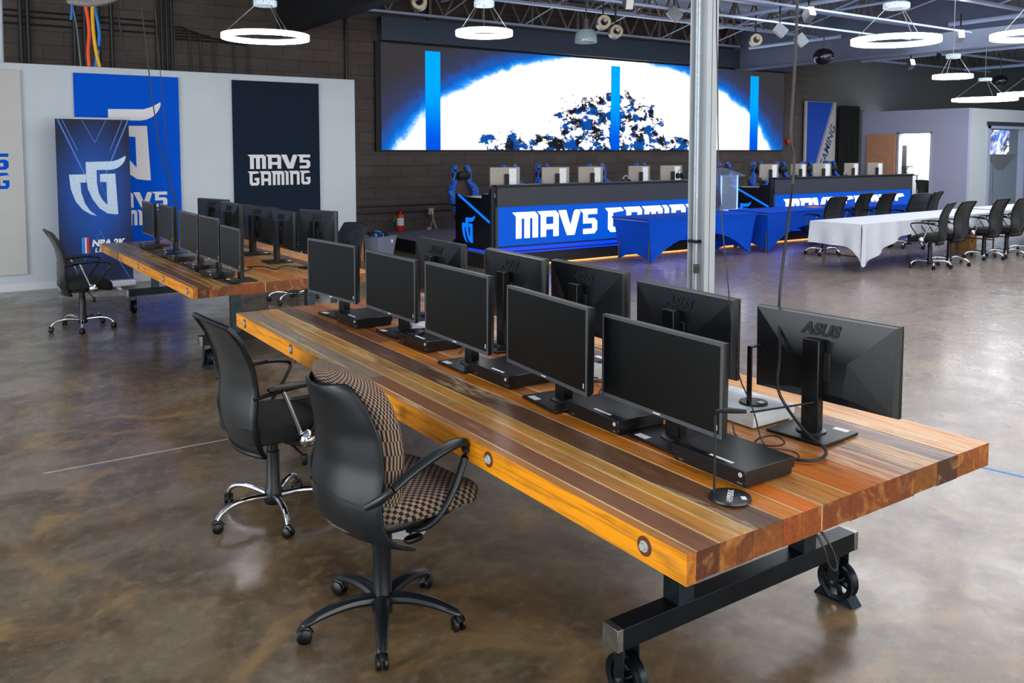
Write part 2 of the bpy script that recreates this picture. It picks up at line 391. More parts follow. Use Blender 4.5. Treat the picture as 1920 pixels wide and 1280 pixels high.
# the lit wall display
Ms, nt, b, P, X, Y, Z = newmat('led_wall_picture')
dx, dz = (X-6.0)/5.86, (Z+.88)/3.0
wob = (noise(nt, P, 1.6, 6, .7, .6)-.5)*.10
rad = (dx*dx+dz*dz).sqrt()+wob
c = mixc(nt, rad.sstep(1.30, 1.06), srgb('#2c2a2c'), srgb('#2a3150'))
c = mixc(nt, rad.sstep(1.14, 1.04), c, srgb('#0d4c9c')); c = mixc(nt, rad.sstep(1.06, 1.01), c, srgb('#1a80d8')); c = mixc(nt, rad.sstep(1.03, .98), c, (1, 1, 1))
big = noise(nt, P, 1.0, 2, .5); fine = noise(nt, P, 3.4, 9, .72, .25, sc3=(.8, 1, 1.25))
bl = ((X-5.9)/2.0); blz = (Z-.55)/.95
zone = (bl*bl+blz*blz).sstep(1.6, .2).max(((X-5.6)/3.9).abs().sstep(1.0, .8)*Z.sstep(.62, .2))
pm = (fine+zone*.30).sstep(.745, .79)*zone.gt(.04)
pcol = mixc(nt, noise(nt, P, 3, 3).sstep(.44, .56), srgb('#0a3f84'), srgb('#17151c'))
c = mixc(nt, pm, c, pcol)
def bar(xa, xb, top_): return X.gt(xa)*X.lt(xb)*Z.lt(top_)
bars = bar(.98, 1.33, 2.0).max(bar(5.92, 6.2, 1.97)).max(bar(10.8, 11.13, 1.97))
c = mixc(nt, bars, c, mixc(nt, Z.sstep(.1, 1.3), srgb('#0044b8'), srgb('#0086cc')))
em = nt.nodes.new('ShaderNodeEmission'); nt.links.new(c, em.inputs[0]); em.inputs[1].default_value = 1.0
nt.links.new(em.outputs[0], nt.nodes['Material Output'].inputs[0])
# office screen
Mo, nt, b, P, X, Y, Z = newmat('office_screen_picture')
f = noise(nt, P, 2.2, 7, .7, 1.5); f2 = noise(nt, P, 1.3, 3)
c = mixc(nt, f.sstep(.4, .6), srgb('#2b62c8'), srgb('#f2f6ff')); c = mixc(nt, f2.sstep(.5, .6)*f.lt(.5), c, srgb('#30283a'))
em = nt.nodes.new('ShaderNodeEmission'); nt.links.new(c, em.inputs[0]); em.inputs[1].default_value = .9; nt.links.new(em.outputs[0], nt.nodes['Material Output'].inputs[0])
# printed roll-up backdrop
Mr, nt, b, P, X, Y, Z = newmat('printed_navy_banner')
d = (((X-.45)/.42)*((X-.45)/.42)+((Z-1.25)/.8)*((Z-1.25)/.8)).sqrt()
c = mixc(nt, d.sstep(1.5, .25), srgb('#0e1024'), srgb('#054ca8')); c = mixc(nt, noise(nt, P, 2, 4).sstep(.4, .7)*.35, c, srgb('#0b2c66'))
nt.links.new(c, b.inputs['Base Color']); b.inputs['Roughness'].default_value = .75
M_ray = mat('printed_light_blue', '#1668c4', .45)

# ================================================================ ROOM
struct('floor', MB().box(-10, 34, -8, 18, -.1, 0), Mf, smooth=False)
WY = 15.5
struct('wall_back', MB().box(-9, 34, WY, WY+.2, 0, 5.3), Mw, smooth=False)
struct('wall_right', MB().box(33.6, 33.8, -6, WY, 0, 5.3), mat('grey_wall_paint', '#a0a8ac', .6, var=.04, scale=1), smooth=False)
struct('ceiling', MB().box(-9, 34, -6, WY, 5.15, 5.25), Md, smooth=False)
# white partition with the banners
struct('wall_left', MB().box(-6.5, 5.66, 12.88, 13.0, 0, 2.985), M_white, bevel=.008)
struct('trim_1', MB().box(-6.5, 5.66, 12.868, 12.88, 0, .10), mat('white_trim', '#c9cdd0', .5, var=.03))
# girders and joists (structure of the roof)
struct('trim_2', MB().box(5.30, 5.33, -4, WY, 3.95, 5.1).box(5.2, 5.45, -4, WY, 3.93, 3.96), [M_beamd])
struct('trim_3', MB().box(17.55, 17.6, -4, WY, 3.95, 5.1).box(17.46, 17.72, -4, WY, 3.92, 3.96), M_beam)
def joist(nm, Yj, xa, xb, z0=4.5, z1=5.12, flange=M_joistb):
    m = MB(); m.box(xa, xb, Yj-.05, Yj+.05, z1-.05, z1)
    m2 = MB().box(xa, xb, Yj-.06, Yj+.06, z0, z0+.045)
    n = int((xb-xa)/.62); st = (xb-xa)/n
    for i in range(n):
        x = xa+i*st
        m.bar((x, Yj, z0+.03), (x+st/2, Yj, z1-.03), .035); m.bar((x+st/2, Yj, z1-.03), (x+st, Yj, z0+.03), .035)
        if i % 2 == 0: m.bar((x+st/2, Yj+.02, z0+.03), (x+st/2, Yj+.02, z1-.03), .05)
    o = struct(nm, m, M_joist, smooth=False); obj('bottom_chord', m2, flange, o, smooth=False)
k = 4
for Yj in (15.2, 12.87, 10.55, 8.2, 5.85, 3.5):
    joist('trim_%d' % k, Yj, 5.5, 17.4); k += 1
for Yj in (15.2, 12.87, 10.55, 8.2, 5.85):
    joist('trim_%d' % k, Yj, 17.75, 30.0); k += 1
for xs in ([6.6, 8.6, 10.6, 12.6, 14.6, 16.4], [19.5, 22.0, 24.5, 27.0]):
    m = MB()
    for xb in xs:
        for ya, yb in zip((3.5, 5.85, 8.2, 10.55, 12.87), (5.85, 8.2, 10.55, 12.87, 15.2)):
            m.cyl((xb, ya, 4.55), (xb, yb, 5.08), .014, n=6).cyl((xb+.03, ya, 5.08), (xb+.03, yb, 4.55), .014, n=6)
    struct('trim_%d' % k, m, M_pipe if xs[0] < 10 else M_duct); k += 1
# lit lower edges of girders and pipes, light painted in as pale rods
def pipe(nm, x, y0, y1, z, r=.03, m=M_pipe):
    struct(nm, MB().cyl((x, y0, z), (x, y1, z), r, n=10), m)
for x, y0, y1, z, r in ((17.1, 12.0, 14.6, 4.42, .045), (12.87, 8.5, 11.4, 4.42, .04), (22.27, 12.7, 14.9, 4.42, .05), (22.4, 9.0, 12.6, 4.42, .05), (17.3, 6.5, 9.6, 4.42, .05), (27.3, 10.5, 14.6, 4.42, .05), (7.9, 9.0, 14.0, 4.6, .02), (9.3, 9, 13, 4.65, .02), (14.8, 9, 13.6, 4.6, .025)):
    pipe('trim_%d' % k, x, y0, y1, z, r); k += 1
# conduits on the dark wall behind the partition
m = MB()
for x in (3.2, 3.28, 3.36, 3.44): m.cyl((x, 15.42, 2.2), (x, 15.42, 5.1), .022, n=8)
for x in (2.5, 1.95, 2.3, 2.1, 1.2, 1.3): m.cyl((x, 15.42, 2.2), (x, 15.42, 5.1), .03, n=8)
for i, x in enumerate((3.75, 3.93, 4.15, 4.5, 4.75)): m.tube([(3.5, 15.42, 3.95-.05*i), (x-.1, 15.42, 3.95-.05*i), (x, 15.42, 3.85-.05*i), (x, 15.42, 2.2)], .015, 6, smooth=1)
for z in (4.02, 3.93, 3.82): m.cyl((-2, 15.44, z), (3.2, 15.44, z), .016, n=6)
struct('trim_%d' % k, m, M_dpipe); k += 1
m = MB()
m.box(5.66, 12, 15.45, 15.5, .735, .76).box(5.66, 12, 15.45, 15.5, .60, .625).cyl((6.62, 15.44, 0), (6.62, 15.44, 5.1), .03, n=8).cyl((8.42, 15.44, 4.0), (8.42, 15.44, 5.1), .03, n=8)
struct('trim_%d' % k, m, M_dpipe); k += 1
# soffit above the display
struct('trim_%d' % k, MB().box(7.3, 19.8, 15.3, 15.5, 4.0, 4.45), mat('blue_grey_soffit', '#3a4656', .5, var=.05)); k += 1
# recessed black drape beside the office
m = MB(); m.grid(lambda u, v: (21.9+u*.98, 15.3+.04*math.sin(u*40), 3.15*v), 60, 4, .02)
tag(obj('curtain', m, mat('black_drape', '#0a0b0d', .85)), 'tall black drape hanging between the far diagonal banner and the office wall', 'curtain')
# white office block at the far right
m = MB()
m.box(23.27, 23.39, 14.3, 15.5, 0, 3).box(23.27, 23.39, 13.33, 14.3, 2.33, 3).box(23.27, 23.39, 12.28, 13.33, 0, 3)
struct('wall_office_side', m, mat('lavender_grey_paint', '#b6bad6', .6, var=.03, scale=1), smooth=False)
m = MB().box(23.39, 24.3, 12.28, 12.4, 0, 3).box(24.3, 33.6, 12.28, 12.4, 2.65, 3)
struct('wall_office_front', m, mat('pale_office_paint', '#c2cbd0', .6, var=.03, scale=1), smooth=False)
struct('trim_%d' % k, MB().box(24.22, 33.5, 12.24, 12.42, 2.54, 2.65), M_dgrey); k += 1
m = MB().box(24.3, 24.42, 12.26, 12.42, 0, 2.54).box(26.3, 26.38, 12.26, 12.42, 0, 2.54).box(24.3, 33.5, 12.26, 12.42, 2.46, 2.54)
w1 = struct('window_1', m, mat('window_frame_paint', '#a9b0cc', .4, var=.04))
obj('pane', MB().box(24.42, 26.3, 12.33, 12.34, 0, 2.46).box(26.38, 33.5, 12.33, 12.34, 0, 2.46), mat('clear_pane', '#dfe8f2', .05, alpha=.10), w1)
struct('wall_office_inner', MB().box(24.3, 33.6, 15.36, 15.44, 0, 3).box(24.5, 24.6, 12.42, 15.4, 0, 3), mat('office_blue_grey', '#7a8ea2', .6, var=.06, scale=1), smooth=False)
struct('floor_office', MB().box(23.4, 33.6, 12.42, 15.4, 0, .01), Mf, smooth=False)
struct('wall_office_room', MB().box(24.4, 24.49, 12.42, 15.4, 0, 3), mat('bright_white_paint', '#eceeee', .6, var=.02), smooth=False)
area('office_lamp', (23.9, 13.9, 2.7), (0, 0, 0), .5, 1.6, 60, (1, 1, 1))
area('studio_lamp', (27.5, 13.9, 2.9), (0, 0, 0), 3, 1.5, 90, (.7, .85, 1))
d1 = struct('door_1', MB().box(23.20, 23.25, 14.36, 15.28, .02, 2.33), M_door, bevel=.004)
obj('door_handle', MB().cyl((23.2, 15.2, 1.0), (23.12, 15.2, 1.0), .012, n=8).cyl((23.12, 15.2, 1.0), (23.12, 15.08, 1.0), .012, n=8), M_chrome, d1)
struct('trim_%d' % k, MB().box(23.24, 23.42, 14.27, 14.33, 0, 2.37).box(23.24, 23.42, 13.30, 13.33, 0, 2.37).box(23.24, 23.42, 13.3, 14.33, 2.33, 2.38), mat('door_casing', '#b9bcc6', .5)); k += 1
# things in the lit doorway
t = thing('storage_rack', 'tall black rack standing just inside the lit doorway', 'rack', (24.1, 14.72, 0))
obj('frame', MB().box(-.2, .2, -.06, .1, 0, 2.0), M_matte, t); obj('shelf', MB().box(-.2, .1, -.35, -.06, 1.36, 1.38), M_matte, t)
t = thing('side_table', 'small table with thin dark legs inside the lit doorway', 'table', (24.0, 14.42, 0))
obj('tabletop', MB().box(-.2, .2, -.22, .2, 1.10, 1.12), M_brn, t)
for a in (-1, 1):
    for b_ in (-1, 1): obj('leg', MB().box(a*.18-.01, a*.18+.01, b_*.18-.01, b_*.18+.01, 0, 1.10), M_matte, t)
t = thing('desk_plant', 'small dark spiky plant in a pot on the table inside the doorway', 'plant', (24.0, 14.50, 1.12))
obj('pot', MB().lathe([(.04, 0), (.05, .09)]), M_matte, t)
m = MB()
for i in range(9): a = i*.7; m.tube([(0, 0, .08), (.05*math.cos(a), .05*math.sin(a), .2), (.13*math.cos(a), .13*math.sin(a), .27)], [.008, .008, .002], 5)
obj('foliage', m, mat('dark_leaf', '#25402b', .6), t)

# ================================================================ STAGE
struct('floor_stage', MB().box(7.05, 20.5, 11.2, WY, 0, .23), mat('stage_black', '#17171b', .45, var=.1), smooth=False)
obj_c = struct('floor_stage_carpet', MB().box(7.06, 20.4, 11.25, WY-.01, .23, .236), mat('stage_carpet', '#6e6a7c', .7, var=.12, scale=8), smooth=False)
struct('trim_%d' % k, MB().box(7.3, 20.4, 11.185, 11.2, .205, .225), M_ledb); k += 1
struct('trim_%d' % k, MB().box(7.3, 20.4, 11.187, 11.2, .004, .016), mat('warm_floor_glow', '#ff9a50', .5, emit=(1, .36, .08), es=1.6)); k += 1  # orange glow on the floor at the stage base, drawn as an emissive strip

def stage_desk(label, x0):
    t = thing('stage_desk', label, 'desk', (x0, 0, 0)); W = 4.88
    prof = [(12.32, .236), (12.32, 1.13), (11.95, 1.09), (11.5, 1.09), (11.5, 1.16), (11.3, 1.16), (11.22, 1.30), (11.22, .30), (11.3, .236)]
    obj('side_panel', MB().prism(prof, (-.1, 0, 0), (0, 1, 0), (0, 0, 1), (.06, 0, 0)), M_desk, t, smooth=False)
    obj('side_panel', MB().prism(prof, (W-.02, 0, 0), (0, 1, 0), (0, 0, 1), (.06, 0, 0)), M_desk, t, smooth=False)
    obj('work_surface', MB().box(-.04, W-.02, 11.5, 12.2, 1.05, 1.09).box(-.04, W-.02, 11.25, 11.5, 1.12, 1.16), mat('desk_surface_grey', '#8f93a8', .4), t, smooth=False)
    obj('upper_screen', MB().box(0, W, 11.19, 11.25, .955, 1.27), M_dgrey, t, bevel=.004)
    obj('cap_rail', MB().box(-.03, W+.03, 11.17, 11.33, 1.27, 1.305), M_desk, t, bevel=.004)
    obj('lit_panel', MB().box(.02, W-.02, 11.215, 11.24, .33, .955), M_lit, t, smooth=False)
    obj('plinth', MB().box(-.04, W, 11.25, 11.32, .236, .33).box(-.03, .02, 11.2, 11.25, .3, .96), M_dgrey, t, smooth=False)
    obj('led_strip', MB().box(0, W, 11.20, 11.22, .25, .30), M_ledb, t, smooth=False)
    m = MB(); letters(m, 'MAVS GAMING', (.30, 11.213, .44), (1, 0, 0), (0, 0, 1), (0, -.008, 0), 4.28, .42); obj('lettering', m, M_litw, t, smooth=False)
    obj('side_light', MB().bar((-.105, 12.22, 1.12), (-.105, 11.26, .72), .012, .035), M_ledc, t, smooth=False)
    m = MB(); logo(m, (-.101, 12.10, .34), (0, -1, 0), (0, 0, 1), (-.006, 0, 0), .46); obj('side_logo', m, M_ledc, t, smooth=False)
    obj('floor_light', MB().box(-.11, -.1, 11.35, 11.9, .236, .26), M_ledb, t, smooth=False)
    return t
stage_desk('long black stage desk with lit blue front beside the steel column', 7.30)
stage_desk('second lit blue stage desk, farther right behind the row of mesh chairs', 13.95)

# display
dsp = thing('display_wall', 'huge lit display with a white planet and blue bars on the dark wall', 'screen', (7.34, 15.44, 1.86))
obj('picture', MB().box(0, 12.2, -.012, 0, 0, 2.1), Ms, dsp, smooth=False)
obj('cabinet', MB().box(-.12, 12.24, 0, .05, -.03, 2.13), M_matte, dsp, smooth=False)
# diagonal banner far
t = thing('wall_banner', 'tall blue and white banner split diagonally, beyond the second stage desk', 'banner', (20.44, 15.40, .9))
obj('panel', MB().box(0, 1.4, 0, .05, 0, 2.34), mat('warm_white_fabric', '#b9b2ad', .7), t)
obj('blue_field', MB().prism([(.08, 0), (.26, 0), (1.24, 2.33), (.08, 2.33)], (0, -.003, 0), (1, 0, 0), (0, 0, 1), (0, .003, 0)), mat('banner_blue', '#0046b4', .8), t, smooth=False)
obj('stripe', MB().prism([(.29, 0), (.32, 0), (1.30, 2.33), (1.27, 2.33)], (0, -.003, 0), (1, 0, 0), (0, 0, 1), (0, .003, 0)), mat('banner_blue2', '#0446ac', .6), t, smooth=False)
ux = Vector((.98, 0, 2.33)).normalized(); uy = Vector((-ux.z, 0, ux.x))
text_obj('lettering', 'US GAMING', .34, mat('banner_ink', '#16407e', .6), sheared(frame(Vector((.30, -.004, 0))+ux*1.0-uy*.38, ux, uy), .2), t, .001, .006)

# left partition banners
Mbb = mat('royal_blue_fabric', '#0050c6', .9, var=.03, scale=4, spec=.12)
t = thing('wall_banner', 'dark charcoal hanging banner with white lettering on the white partition', 'banner', (3.695, 12.84, .25))
obj('panel', MB().box(0, 1.34, 0, .035, 0, 2.64), M_nav, t, bevel=.003)
m = MB(); letters(m, 'MAVS', (.2, -.003, 1.32), (1, 0, 0), (0, 0, 1), (0, .003, 0), .98, .215); letters(m, 'GAMING', (.2, -.003, 1.07), (1, 0, 0), (0, 0, 1), (0, .003, 0), .98, .215)
obj('lettering', m, M_lab2, t, smooth=False)
t = thing('wall_banner', 'large royal blue banner with a white horned shield, behind the roll-up stand', 'banner', (1.59, 12.84, .25))
obj('panel', MB().box(0, 1.345, 0, .035, 0, 2.64), Mbb, t, bevel=.003)
m = MB(); logo(m, (.13, -.003, 1.16), (1, 0, 0), (0, 0, 1), (0, .003, 0), 1.12); obj('shield_print', m, M_lab2, t, smooth=False)
m = MB(); letters(m, 'MAVS', (.2, -.003, .80), (1, 0, 0), (0, 0, 1), (0, .003, 0), .95, .215); letters(m, 'GAMING', (.2, -.003, .55), (1, 0, 0), (0, 0, 1), (0, .003, 0), .95, .215)
obj('lettering', m, M_lab2, t, smooth=False)
t = thing('wall_banner', 'pale grey banner with blue lettering cut off at the left edge', 'banner', (-.35, 12.84, .22))
obj('panel', MB().box(0, 1.32, 0, .035, 0, 2.67), mat('pale_grey_fabric', '#b9b7b4', .65, var=.03, scale=4), t, bevel=.003)
m = MB(); letters(m, 'MAVS', (.17, -.003, 1.38), (1, 0, 0), (0, 0, 1), (0, .003, 0), .98, .21); letters(m, 'GAMING', (.17, -.003, 1.13), (1, 0, 0), (0, 0, 1), (0, .003, 0), .98, .21)
obj('lettering', m, Mbb, t, smooth=False)
# roll-up
t = thing('rollup_banner', 'freestanding navy roll-up banner with white shield behind the leftmost mesh chair', 'banner', (1.29, 12.45, 0))
obj('panel', MB().box(.02, .90, 0, .006, .10, 2.26), Mr, t, smooth=False)
obj('top_rail', MB().cyl((0, .003, 2.27), (.92, .003, 2.27), .014, n=10), M_white, t)
obj('base', MB().box(-.01, .93, -.08, .08, .015, .11), mat('silver_base', '#b4b9c2', .35, .4), t, bevel=.02)
for x in (.25, .7): obj('foot', MB().box(x-.02, x+.02, -.2, .12, 0, .015), M_white, t)
obj('pole', MB().cyl((.46, .05, .1), (.46, .03, 2.26), .01, n=8), M_white, t)
m = MB()
for (a, b2, wd) in (((.05, 2.25), (.38, 1.45), .018), ((.89, 2.25), (.56, 1.45), .018), ((.1, 2.25), (.27, 1.85), .01), ((.82, 2.25), (.66, 1.85), .01), ((.33, 2.25), (.48, 1.95), .008), ((.62, 2.25), (.48, 1.95), .008), ((.52, .78), (.2, .2), .008), ((.5, .78), (.86, .12), .012), ((.49, 1.5), (.72, .95), .006)):
    m.bar((a[0], -.001, a[1]), (b2[0], -.001, b2[1]), wd, .001, up=(0, 1, 0))
obj('ray_print', m, M_ray, t, smooth=False)
obj('shield_print', logo(MB(), (.16, -.003, .98), (1, 0, 0), (0, 0, 1), (0, .003, 0), .80), mat('pale_blue_print', '#b6cbe0', .5), t, smooth=False)
text_obj('lettering', 'NBA 2K', .115, M_label, sheared(frame((.60, -.004, .58), (1, 0, 0), (0, 0, 1)), .15), t, .001, .006)
text_obj('lettering', 'LEAGUE', .075, M_label, sheared(frame((.60, -.004, .50), (1, 0, 0), (0, 0, 1)), .15), t, .001, .003, 1.3)
obj('badge', MB().box(.28, .325, -.004, 0, .49, .70), M_blj, t, smooth=False); obj('badge', MB().box(.335, .37, -.004, 0, .49, .70), M_red, t, smooth=False); obj('badge', MB().box(.322, .338, -.005, 0, .49, .70), M_label, t, smooth=False)

# stage clutter
tag(obj('wall_alarm', MB().box(19.72, 19.84, 15.42, 15.5, 2.02, 2.16), M_red, bevel=.01), 'small red alarm on the dark wall right of the display', 'alarm')
t = thing('fire_extinguisher', 'red fire extinguisher standing on the stage by the dark wall', 'extinguisher', (7.66, 15.3, .236))
obj('cylinder', MB().lathe([(.0, 0), (.07, .005), (.075, .03), (.075, .30), (.06, .34), (.025, .36), (.02, .38)]), M_red, t)
obj('label_band', MB().lathe([(.0765, .12), (.0765, .27)], cap=False), M_label, t)
obj('valve', MB().box(-.02, .02, -.02, .02, .38, .43).box(-.01, .01, -.09, .03, .41, .43), M_red, t)
obj('hose', MB().tube([(-.02, 0, .40), (-.09, 0, .38), (-.1, 0, .25), (-.09, 0, .1)], .012, 8, smooth=2), M_matte, t)
obj('pull_tag', MB().obox((-.12, 0, .26), (.03, 0, .06), (0, .003, 0), (.012, 0, -.006)), mat('green_tag', '#3fae2a', .5), t)
t = thing('wall_outlet', 'beige outlet box on the dark wall with a plug and hanging cord', 'outlet', (8.42, 15.44, .53))
obj('box', MB().box(-.055, .055, -.05, 0, 0, .14), M_cream, t, bevel=.004); obj('plug', MB().cyl((0, -.05, .06), (0, -.09, .06), .02), M_lab2, t)
obj('cord', MB().tube([(0, -.09, .06), (-.0, -.12, -.08), (-.03, -.1, -.2), (-.12, -.15, -.29)], .008, 6, smooth=2).tube([(0, -.07, .05), (.02, -.1, -.12), (.08, -.12, -.29)], .016, 6, smooth=2), M_cream, t)
tag(obj('power_adapter', MB().box(8.24, 8.33, 15.22, 15.3, .236, .29), M_cream, bevel=.006), 'small beige power adapter on the stage under the outlet', 'adapter')
tag(obj('extension_cord', MB().tube([(8.3, 15.2, .245), (7.9, 14.9, .245), (7.6, 14.75, .245), (7.45, 14.4, .245), (7.2, 14.2, .245)], .012, 6, smooth=2), M_gcab), 'grey cord snaking across the stage from the wall outlet', 'cord')
t = thing('storage_tub', 'translucent plastic tub heaped with blue and black headsets by the stage', 'tub', (6.18, 13.1, 0), .3)
m = MB().rings([[(sx*a, sy*b_, z) for sx, sy in ((-1, -1), (1, -1), (1, 1), (-1, 1))] for a, b_, z in ((.16, .13, 0), (.22, .18, .40), (.235, .195, .41), (.235, .195, .42), (.21, .17, .42), (.15, .12, .012))])
obj('tub_body', m, M_tub, t, bevel=.012); obj('sticker', MB().box(.08, .13, -.182, -.178, .3, .35), M_label, t)
for i in range(7):
    x, y = random.uniform(-.13, .13), random.uniform(-.1, .1)
    m = MB().tube([(x+.06*math.cos(a), y+.03*math.sin(a)*math.cos(i), .40+.06*abs(math.sin(a))) for a in [q*PI/6 for q in range(7)]], .012, 6).sell((x+.06, y, .4), (.03, .02, .035), .8, .8, 10, 6).sell((x-.06, y, .4), (.03, .02, .035), .8, .8, 10, 6)
    tag(obj('headset', m, M_blj if i % 3 == 0 else M_matte), 'headset tangled in the heap inside the translucent tub', 'headset', 'headsets heaped in the tub').location = (6.18, 13.1, .03)
tag(obj('cardboard_box', MB().box(5.68, 5.88, 13.1, 13.35, 0, .32), M_card, bevel=.004), 'small cardboard box between the white partition and the translucent tub', 'box')

# stage monitors, gaming chairs
def stage_monitor():
    t = thing('desk_monitor', 'x', 'monitor')
    obj('housing', MB().box(-.28, .28, -.02, .02, .13, .47), M_silver, t, bevel=.006)
    obj('rear_panel', MB().box(.06, .2, -.045, -.018, .13, .45), M_label, t, bevel=.004)
    obj('stand', MB().box(-.02, .05, -.06, -.03, .02, .36).box(-.12, .12, -.1, .08, 0, .02), M_matte, t, bevel=.003)
    return t
sm = stage_monitor()
for i, (x, z, lab) in enumerate(((7.83, 1.10, 'silver-backed monitor at the left end of the first stage desk'), (8.88, 1.04, 'silver-backed monitor, second from the left end of the first stage desk'),
    (9.66, 1.04, 'silver-backed monitor, middle of the five on the first stage desk'), (10.82, 1.04, 'silver-backed monitor, fourth along the first stage desk'), (11.64, 1.04, 'silver-backed monitor with a headset beside the steel column, first stage desk'),
    (14.47, 1.05, 'silver-backed monitor at the left end of the second stage desk'), (15.45, 1.03, 'silver-backed monitor, second along the second stage desk, behind the black cable'),
    (16.25, 1.03, 'silver-backed monitor, middle of the second stage desk, in front of the diagonal banner'), (17.33, 1.08, 'grey monitor back, fourth along the second stage desk'), (18.25, 1.05, 'grey monitor back at the far right of the second stage desk'))):
    put(sm, (x, 11.78, max(z, 1.092)), random.uniform(-.1, .1), lab, 'monitors on the stage desks')
def gaming_chair():
    t = thing('gaming_chair', 'x', 'chair')     # faces -y; back at +y
    out = [(-.20, .0), (-.26, .30), (-.29, .50), (-.20, .60), (-.20, .80), (-.14, .90), (.14, .90), (.20, .80), (.20, .60), (.29, .50), (.26, .30), (.20, 0)]
    obj('backrest', MB().prism(out, (0, .12, .45), (1, 0, 0), (0, .12, 1), (0, .07, 0)), mat('chair_brown_black', '#4b3a30', .6), t, bevel=.02)
    for s in (-1, 1): obj('bolster', MB().tube([(s*.17, .06, .45), (s*.25, .08, .75), (s*.27, .13, .95), (s*.16, .15, 1.03), (s*.18, .18, 1.25), (s*.12, .19, 1.34)], [.06, .075, .075, .05, .05, .045], 10, smooth=1), M_gblue, t)
    obj('headrest', MB().sell((0, .1, 1.18), (.13, .05, .07), .5, .5, 16, 8), M_matte, t)
    obj('seat', MB().sell((0, -.15, .46), (.27, .27, .07), .4, .4, 20, 10), M_matte, t)
    for s in (-1, 1): obj('armrest', MB().box(s*.33-.04, s*.33+.04, -.25, .02, .66, .69).box(s*.33-.02, s*.33+.02, -.14, -.08, .4, .66), M_matte, t, bevel=.01)
    obj('column', MB().cyl((0, -.12, .08), (0, -.12, .42), .03), M_matte, t)
    for q in range(5):
        a = q*2*PI/5; obj('base_leg', MB().bar((0, -.12, .09), (.32*math.cos(a), -.12+.32*math.sin(a), .06), .05, .04).cyl((.31*math.cos(a)-.02, -.12+.31*math.sin(a), .03), (.31*math.cos(a)+.02, -.12+.31*math.sin(a), .03), .03), M_matte, t)
    return t
gc = gaming_chair()
for x, z, rz, lab in ((7.70, 0, .15, 'blue racing-style chair at the left end of the stage, head opening in view'), (8.72, 0, .1, 'blue racing-style chair behind the leftmost stage monitor'), (9.5, 0, .3, 'blue racing-style chair behind the second stage monitor'),
     (10.72, 0, -.15, 'blue racing-style chair between the third and fourth stage monitors'), (11.95, 0, .2, 'blue racing-style chair just left of the steel column'), (14.38, 0, 0, 'blue racing-style chair behind the clear lectern'),
     (15.5, 0, .1, 'blue racing-style chair behind the first monitor of the second stage desk'), (16.3, 0, .1, 'blue racing-style chair behind the black cable on the stage'), (17.25, 0, 0, 'blue racing-style chair in front of the diagonal banner'), (18.2, 0, .1, 'blue racing-style chair nearest the black drape')):
    put(gc, (x, 12.75, .236), rz, lab, 'blue racing-style chairs on the stage')
def headset(label, loc, rz):
    t = thing('headset', label, 'headset', loc, rz, 'headsets on the stage desks')
    obj('headband', MB().tube([(.085*math.cos(a), 0, .1+.1*math.sin(a)) for a in [q*PI/8 for q in range(9)]], .011, 8), mat('grey_band', '#8a93a6', .3), t)
    for s in (-1, 1): obj('ear_cup', MB().sell((s*.085, 0, .08), (.025, .045, .055), .7, .7, 12, 8), M_matte, t)
headset('round headset propped in front of the rightmost monitor of the first stage desk', (11.5, 11.40, 1.30), .3)
headset('headset behind the rail, third monitor of the first stage desk', (10.25, 11.5, 1.2), .1)
headset('large headset on the left wing of the second stage desk', (13.97, 11.6, 1.16), .8)
headset('headset arching over the rail of the second stage desk', (14.95, 11.5, 1.2), .2)
headset('headset beside the grey monitor on the second stage desk', (16.7, 11.5, 1.18), .2)
# lectern
t = thing('lectern', 'clear acrylic lectern with blue glowing emblem beside the steel column', 'lectern', (12.95, 11.7, .236), .12)
obj('top', MB().obox((.05, 0, 1.18), (.40, 0, 0), (0, .26, .07), (0, -.003, .01)), M_acr, t)
for x0, x1 in ((-.27, -.25), (.25, .27)): obj('side', MB().box(x0, x1, -.18, .18, .3, 1.12), M_acr, t)
obj('front', MB().box(-.27, .27, -.2, -.18, .3, 1.12), M_acr, t); obj('shelf', MB().box(-.27, .27, -.18, .18, .42, .44), M_acr, t); obj('foot', MB().box(-.35, .35, -.22, .22, 0, .03).box(-.12, .12, -.1, .1, .03, .3), M_acr, t)
obj('edge_light', MB().box(-.28, -.265, -.205, -.18, .42, 1.12).box(.262, .275, -.205, -.18, .42, 1.12).box(-.27, .27, -.21, -.2, .42, .45), mat('edge_glow', '#8fb4ff', .3, emit=(.25, .45, 1), es=.8), t)
obj('emblem', MB().prism([(-.28, .05), (-.28, .26), (-.06, .26), (-.06, .0), (-.12, 0), (-.12, .2), (-.2, .2), (-.2, .05)], (0, -.23, .1), (1, 0, 0), (0, 0, 1), (0, -.01, 0)).prism([(.0, .0), (.12, .0), (.12, .16), (.3, .16), (.42, .27), (.4, .22), (.38, .14), (.3, .09), (.2, .09), (.2, -.06), (0, -.06)], (0, -.23, .1), (1, 0, 0), (0, 0, 1), (0, -.01, 0)), M_ledc, t, smooth=False)

